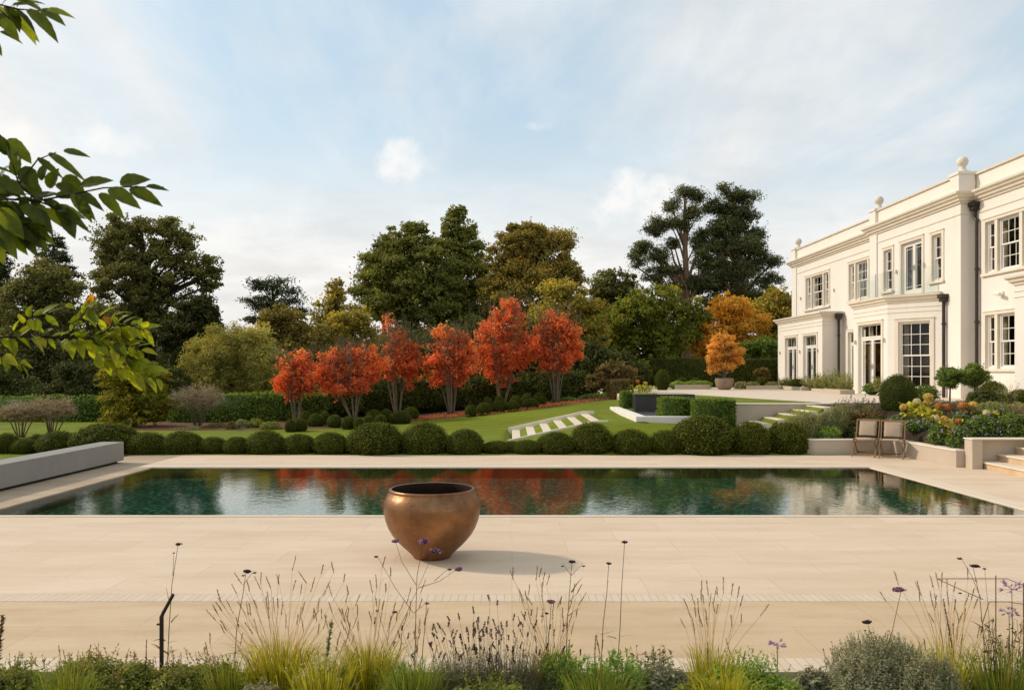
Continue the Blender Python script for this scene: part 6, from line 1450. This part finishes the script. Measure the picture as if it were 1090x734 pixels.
herb(745, 60, 716, 5.0, 'herb', .03, 3000, 'dark low leafy plant in front of the lone feather grass', 213)
herb(520, 100, 722, 4.9, 'herb', .024, 3600, 'low green cushion in front of the lavender', 215, sprigs=40)
herb(280, 60, 722, 4.95, 'lavender', .028, 3600, 'grey green low plant at the front left of the yellow grass', 216)
def twiggy(px, w, top, Y, label, seed):
    rr = random.Random(seed); b = ray_bed(px, Y); t = empty('rose_plant', b, label, 'plant'); l = Leaves(); f = Leaves(); H = at(px, top, Y).z - BZ0; rx = w / 2 / F * Y
    for k in range(26):
        x = rr.uniform(-1, 1) * rx; h = H * rr.uniform(.6, 1.02); x0 = x * .5; l.tube([(x0, 0, 0), (x0 + (x - x0) * .5, rr.gauss(0, .04), h * .6), (x, rr.gauss(0, .06), h)], [.0028, .0022, .0012], .4, n=4)
        for j in range(16):
            q = rr.uniform(.3, 1); p = Vector((x0 + (x - x0) * q, rr.gauss(0, .03), h * q)); e = Vector((rr.gauss(0, 1), rr.gauss(0, 1), rr.uniform(-.5, .7))).normalized() * rr.uniform(.02, .045); f.blade([p, p + e * .5 + Vector((0, 0, .004)), p + e], .012, rr.random())
    l.build('stem', M['verbstem'], t); f.build('foliage', M['bronze'], t)
twiggy(1068, 56, 660, 5.3, 'bronze leaved twiggy plant in the right hand thicket', 1)
twiggy(690, 40, 686, 5.45, 'small reddish seeded plant beside the two tall verbena stems', 2)
def mullein(px0, py0, px1, py1, Y, label, seed, mat='silver', r=.016, n=240):
    b = at(px0, py0, Y); b.z = BZ0; rr = random.Random(seed); e = at(px1, py1, Y) - b; l = Leaves(); m = Vector((0, 0, 0)).lerp(e, .5) + Vector((-.01, 0, .01)); l.tube([(0, 0, 0), m, e], [.004, .003, .002], .2, n=5)
    for k in range(n):
        f = .45 + .55 * rr.random(); p = m.lerp(e, (f - .5) * 2) if f > .5 else Vector((0, 0, 0)).lerp(m, f * 2); d = Vector((rr.gauss(0, 1), rr.gauss(0, 1), rr.uniform(0, 1))).normalized() * r * rr.uniform(.6, 1.3); l.blade([p, p + d * .5, p + d], r * .5, rr.random())
    tag(l.build('flower_stalk', M[mat], loc=tuple(b)), label, 'plant')
mullein(342, 715, 353, 662, 5.25, 'leaning grey leafy stalk between the two yellow grasses', 1, r=.022)
mullein(1030, 706, 1004, 637, 5.3, 'leaning dark seeded flower stalk in the right grass', 2, 'darkhead', .010)
mullein(634, 704, 634, 676, 5.4, 'short dark seeded spike left of the two tall verbena stems', 3, 'seed', .010, 120)
mullein(607, 704, 606, 681, 5.4, 'short pale seeded spike right of the middle grass', 4, 'seed', .010, 120)
mullein(-6, 690, 3, 655, 5.3, 'pinkish seed head leaning in at the left edge', 5, 'bronze', .030, 160)
mullein(157, 705, 156, 680, 5.35, 'short dark seed spike left of the bent metal stake', 6, 'darkhead', .008, 90)

# bent metal stake
b = at(172, 705, 5.45); b.z = BZ0; t = empty('garden_stake', b, 'dark metal stake with a bent top standing in the left of the bed', 'stake')
p1 = at(172, 655, 5.45) - b; p2 = at(184.5, 632, 5.45) - b
g = Geo(); g.tube([(0, 0, -.1), p1], [.014, .014], 10); g.build('pole', M['iron'], t, smooth=False)
g = Geo(); g.tube([p1 - Vector((.002, 0, .012)), p1.lerp(p2, .1), p2], [.013, .012, .011], 10); g.build('bent_arm', M['iron'], t)
g = Geo(); q = at(167, 664, 5.45) - b; g.tube([q, Vector((0, 0, q.z))], [.007, .007], 8); g.build('peg', M['iron'], t)
# rusty plant support
b = ray_bed(1085, 5.35); t = empty('plant_support', b, 'thin rusty metal ring support holding up plants at the right edge', 'plant support')
def rod(a, c, name): g = Geo(); g.tube([at(*a) - b, at(*c) - b], .0028, 6); g.build(name, M['rust'], t)
for i, (z1, z2) in enumerate(((615.5, 623), (640, 640))):
    rod((997 + 56 * i, z1, 5.55), (1072, z1, 5.5), 'ring_rod'); rod((1072, z1, 5.5), (1100, z2 + 4, 5.2), 'ring_rod'); rod((997 + 56 * i, z1, 5.55), (1046, z1 + 22, 5.15), 'ring_rod')
for px, Y, tp in ((1089.5, 5.3, 620), (1060, 5.6, 612)):
    p = at(px, tp, Y); g = Geo(); g.tube([Vector((p.x, Y, BZ0 - .1)) - b, p - b], .0035, 6); g.build('post', M['rust'], t)

# ================================================================ SKY AND SUN
EL, AZ = 33.0, -74.0        # sun height, bearing from +Y towards +X (negative = left)
W = bpy.data.worlds.new('World'); S.world = W; W.use_nodes = True
nt = W.node_tree; nt.nodes.clear(); out = nt.nodes.new('ShaderNodeOutputWorld'); bg = nt.nodes.new('ShaderNodeBackground')
sky = nt.nodes.new('ShaderNodeTexSky'); sky.sky_type = 'NISHITA'; sky.sun_disc = False; sky.sun_elevation = R(EL); sky.sun_rotation = R(AZ); sky.air_density = 1.0; sky.dust_density = 2.0; sky.ozone_density = 1.0
tc = nt.nodes.new('ShaderNodeTexCoord'); sx = nt.nodes.new('ShaderNodeSeparateXYZ'); nt.links.new(tc.outputs['Generated'], sx.inputs[0])
def mth(op, a, b=None, c=None):
    n = nt.nodes.new('ShaderNodeMath'); n.operation = op
    for i, v in enumerate((a, b, c)):
        if v is None: continue
        if isinstance(v, (int, float)): n.inputs[i].default_value = v
        else: nt.links.new(v, n.inputs[i])
    return n.outputs[0]
zc = mth('ADD', mth('MAXIMUM', sx.outputs[2], 0.0), .16)
cx = nt.nodes.new('ShaderNodeCombineXYZ'); nt.links.new(mth('DIVIDE', sx.outputs[0], zc), cx.inputs[0]); nt.links.new(mth('DIVIDE', sx.outputs[1], zc), cx.inputs[1])
mp = nt.nodes.new('ShaderNodeMapping'); mp.inputs['Location'].default_value = (3.2, 1.7, 0); mp.inputs['Scale'].default_value = (.75, .30, 1); mp.inputs['Rotation'].default_value = (0, 0, .75); nt.links.new(cx.outputs[0], mp.inputs[0])
n1 = N(nt, 'ShaderNodeTexNoise', Scale=1.5, Detail=9, Roughness=.6, Distortion=.5); nt.links.new(mp.outputs[0], n1.inputs['Vector'])
n2 = N(nt, 'ShaderNodeTexNoise', Scale=2.4, Detail=8, Roughness=.58, Distortion=.25); nt.links.new(cx.outputs[0], n2.inputs['Vector'])
n3 = N(nt, 'ShaderNodeTexNoise', Scale=16, Detail=7, Roughness=.6); nt.links.new(tc.outputs['Generated'], n3.inputs['Vector'])
wisps = ramp(nt, (n1, 'Fac'), [(.40, .06), (.66, .92)])
low = nt.nodes.new('ShaderNodeMapRange'); low.interpolation_type = 'SMOOTHSTEP'; low.inputs['From Min'].default_value = .34; low.inputs['From Max'].default_value = .08; nt.links.new(sx.outputs[2], low.inputs[0])
cover = mth('MAXIMUM', wisps[0].outputs[0], mth('MULTIPLY', low.outputs[0], .97))
shade = ramp(nt, (n2, 'Fac'), [(.34, (8.4, 8.15, 7.9)), (.52, (9.5, 9.2, 8.8)), (.66, (10.2, 9.9, 9.5))])
skyc = mixrgb(nt, 1.0, (sky, 'Color'), (1.7, 1.65, 1.5), 'MULTIPLY')
col = mixrgb(nt, .55, skyc, (6.2, 8.4, 9.8))
f = mixrgb(nt, .5, col, shade); nt.links.new(cover, f[0].inputs[0])
# a few small cumulus heads low in the sky: bearing (tan), height (tan), half width, half height
yy = mth('MAXIMUM', sx.outputs[1], .05); u = mth('DIVIDE', sx.outputs[0], yy); v = mth('DIVIDE', sx.outputs[2], yy)
for u0, v0, aw, bh, st in ((-.128, .255, .050, .036, .75), (.165, .205, .085, .040, .8), (-.55, .275, .13, .035, .7), (.03, .297, .03, .010, .5), (.50, .18, .12, .03, .4), (-.33, .17, .12, .03, .45)):
    q = mth('ADD', mth('POWER', mth('DIVIDE', mth('ABSOLUTE', mth('SUBTRACT', u, u0)), aw), 2.0), mth('POWER', mth('DIVIDE', mth('ABSOLUTE', mth('SUBTRACT', v, v0)), bh), 2.0))
    w_ = mth('ADD', mth('SUBTRACT', 1.0, q), mth('MULTIPLY', mth('SUBTRACT', n3.outputs['Fac'], .5), 3.6))
    mr = nt.nodes.new('ShaderNodeMapRange'); mr.interpolation_type = 'SMOOTHSTEP'; mr.inputs['From Min'].default_value = .15; mr.inputs['From Max'].default_value = 1.15; mr.inputs['To Max'].default_value = st; nt.links.new(w_, mr.inputs[0])
    f2 = mixrgb(nt, .5, (f[0], 2), (10.4, 10.1, 9.75)); nt.links.new(mr.outputs[0], f2[0].inputs[0]); f = f2
nt.links.new(f[0].outputs[2], bg.inputs[0]); bg.inputs[1].default_value = .10; nt.links.new(bg.outputs[0], out.inputs[0])
sun_d = bpy.data.lights.new('sun', 'SUN'); sun_d.energy = 2.75; sun_d.angle = R(3.5); sun_d.color = (1, .89, .74)
sun = bpy.data.objects.new('sun', sun_d); COL.objects.link(sun)
sd = Vector((math.sin(R(AZ)) * math.cos(R(EL)), math.cos(R(AZ)) * math.cos(R(EL)), math.sin(R(EL))))
sun.rotation_euler = sd.to_track_quat('Z', 'Y').to_euler(); sun.location = (-20, 5, 20)
S.render.engine = 'CYCLES'
S.view_settings.view_transform = 'Standard'; S.view_settings.look = 'None'; S.view_settings.exposure = 0; S.view_settings.gamma = 1
S.cycles.max_bounces = 8; S.cycles.transparent_max_bounces = 12; S.cycles.sample_clamp_indirect = 6
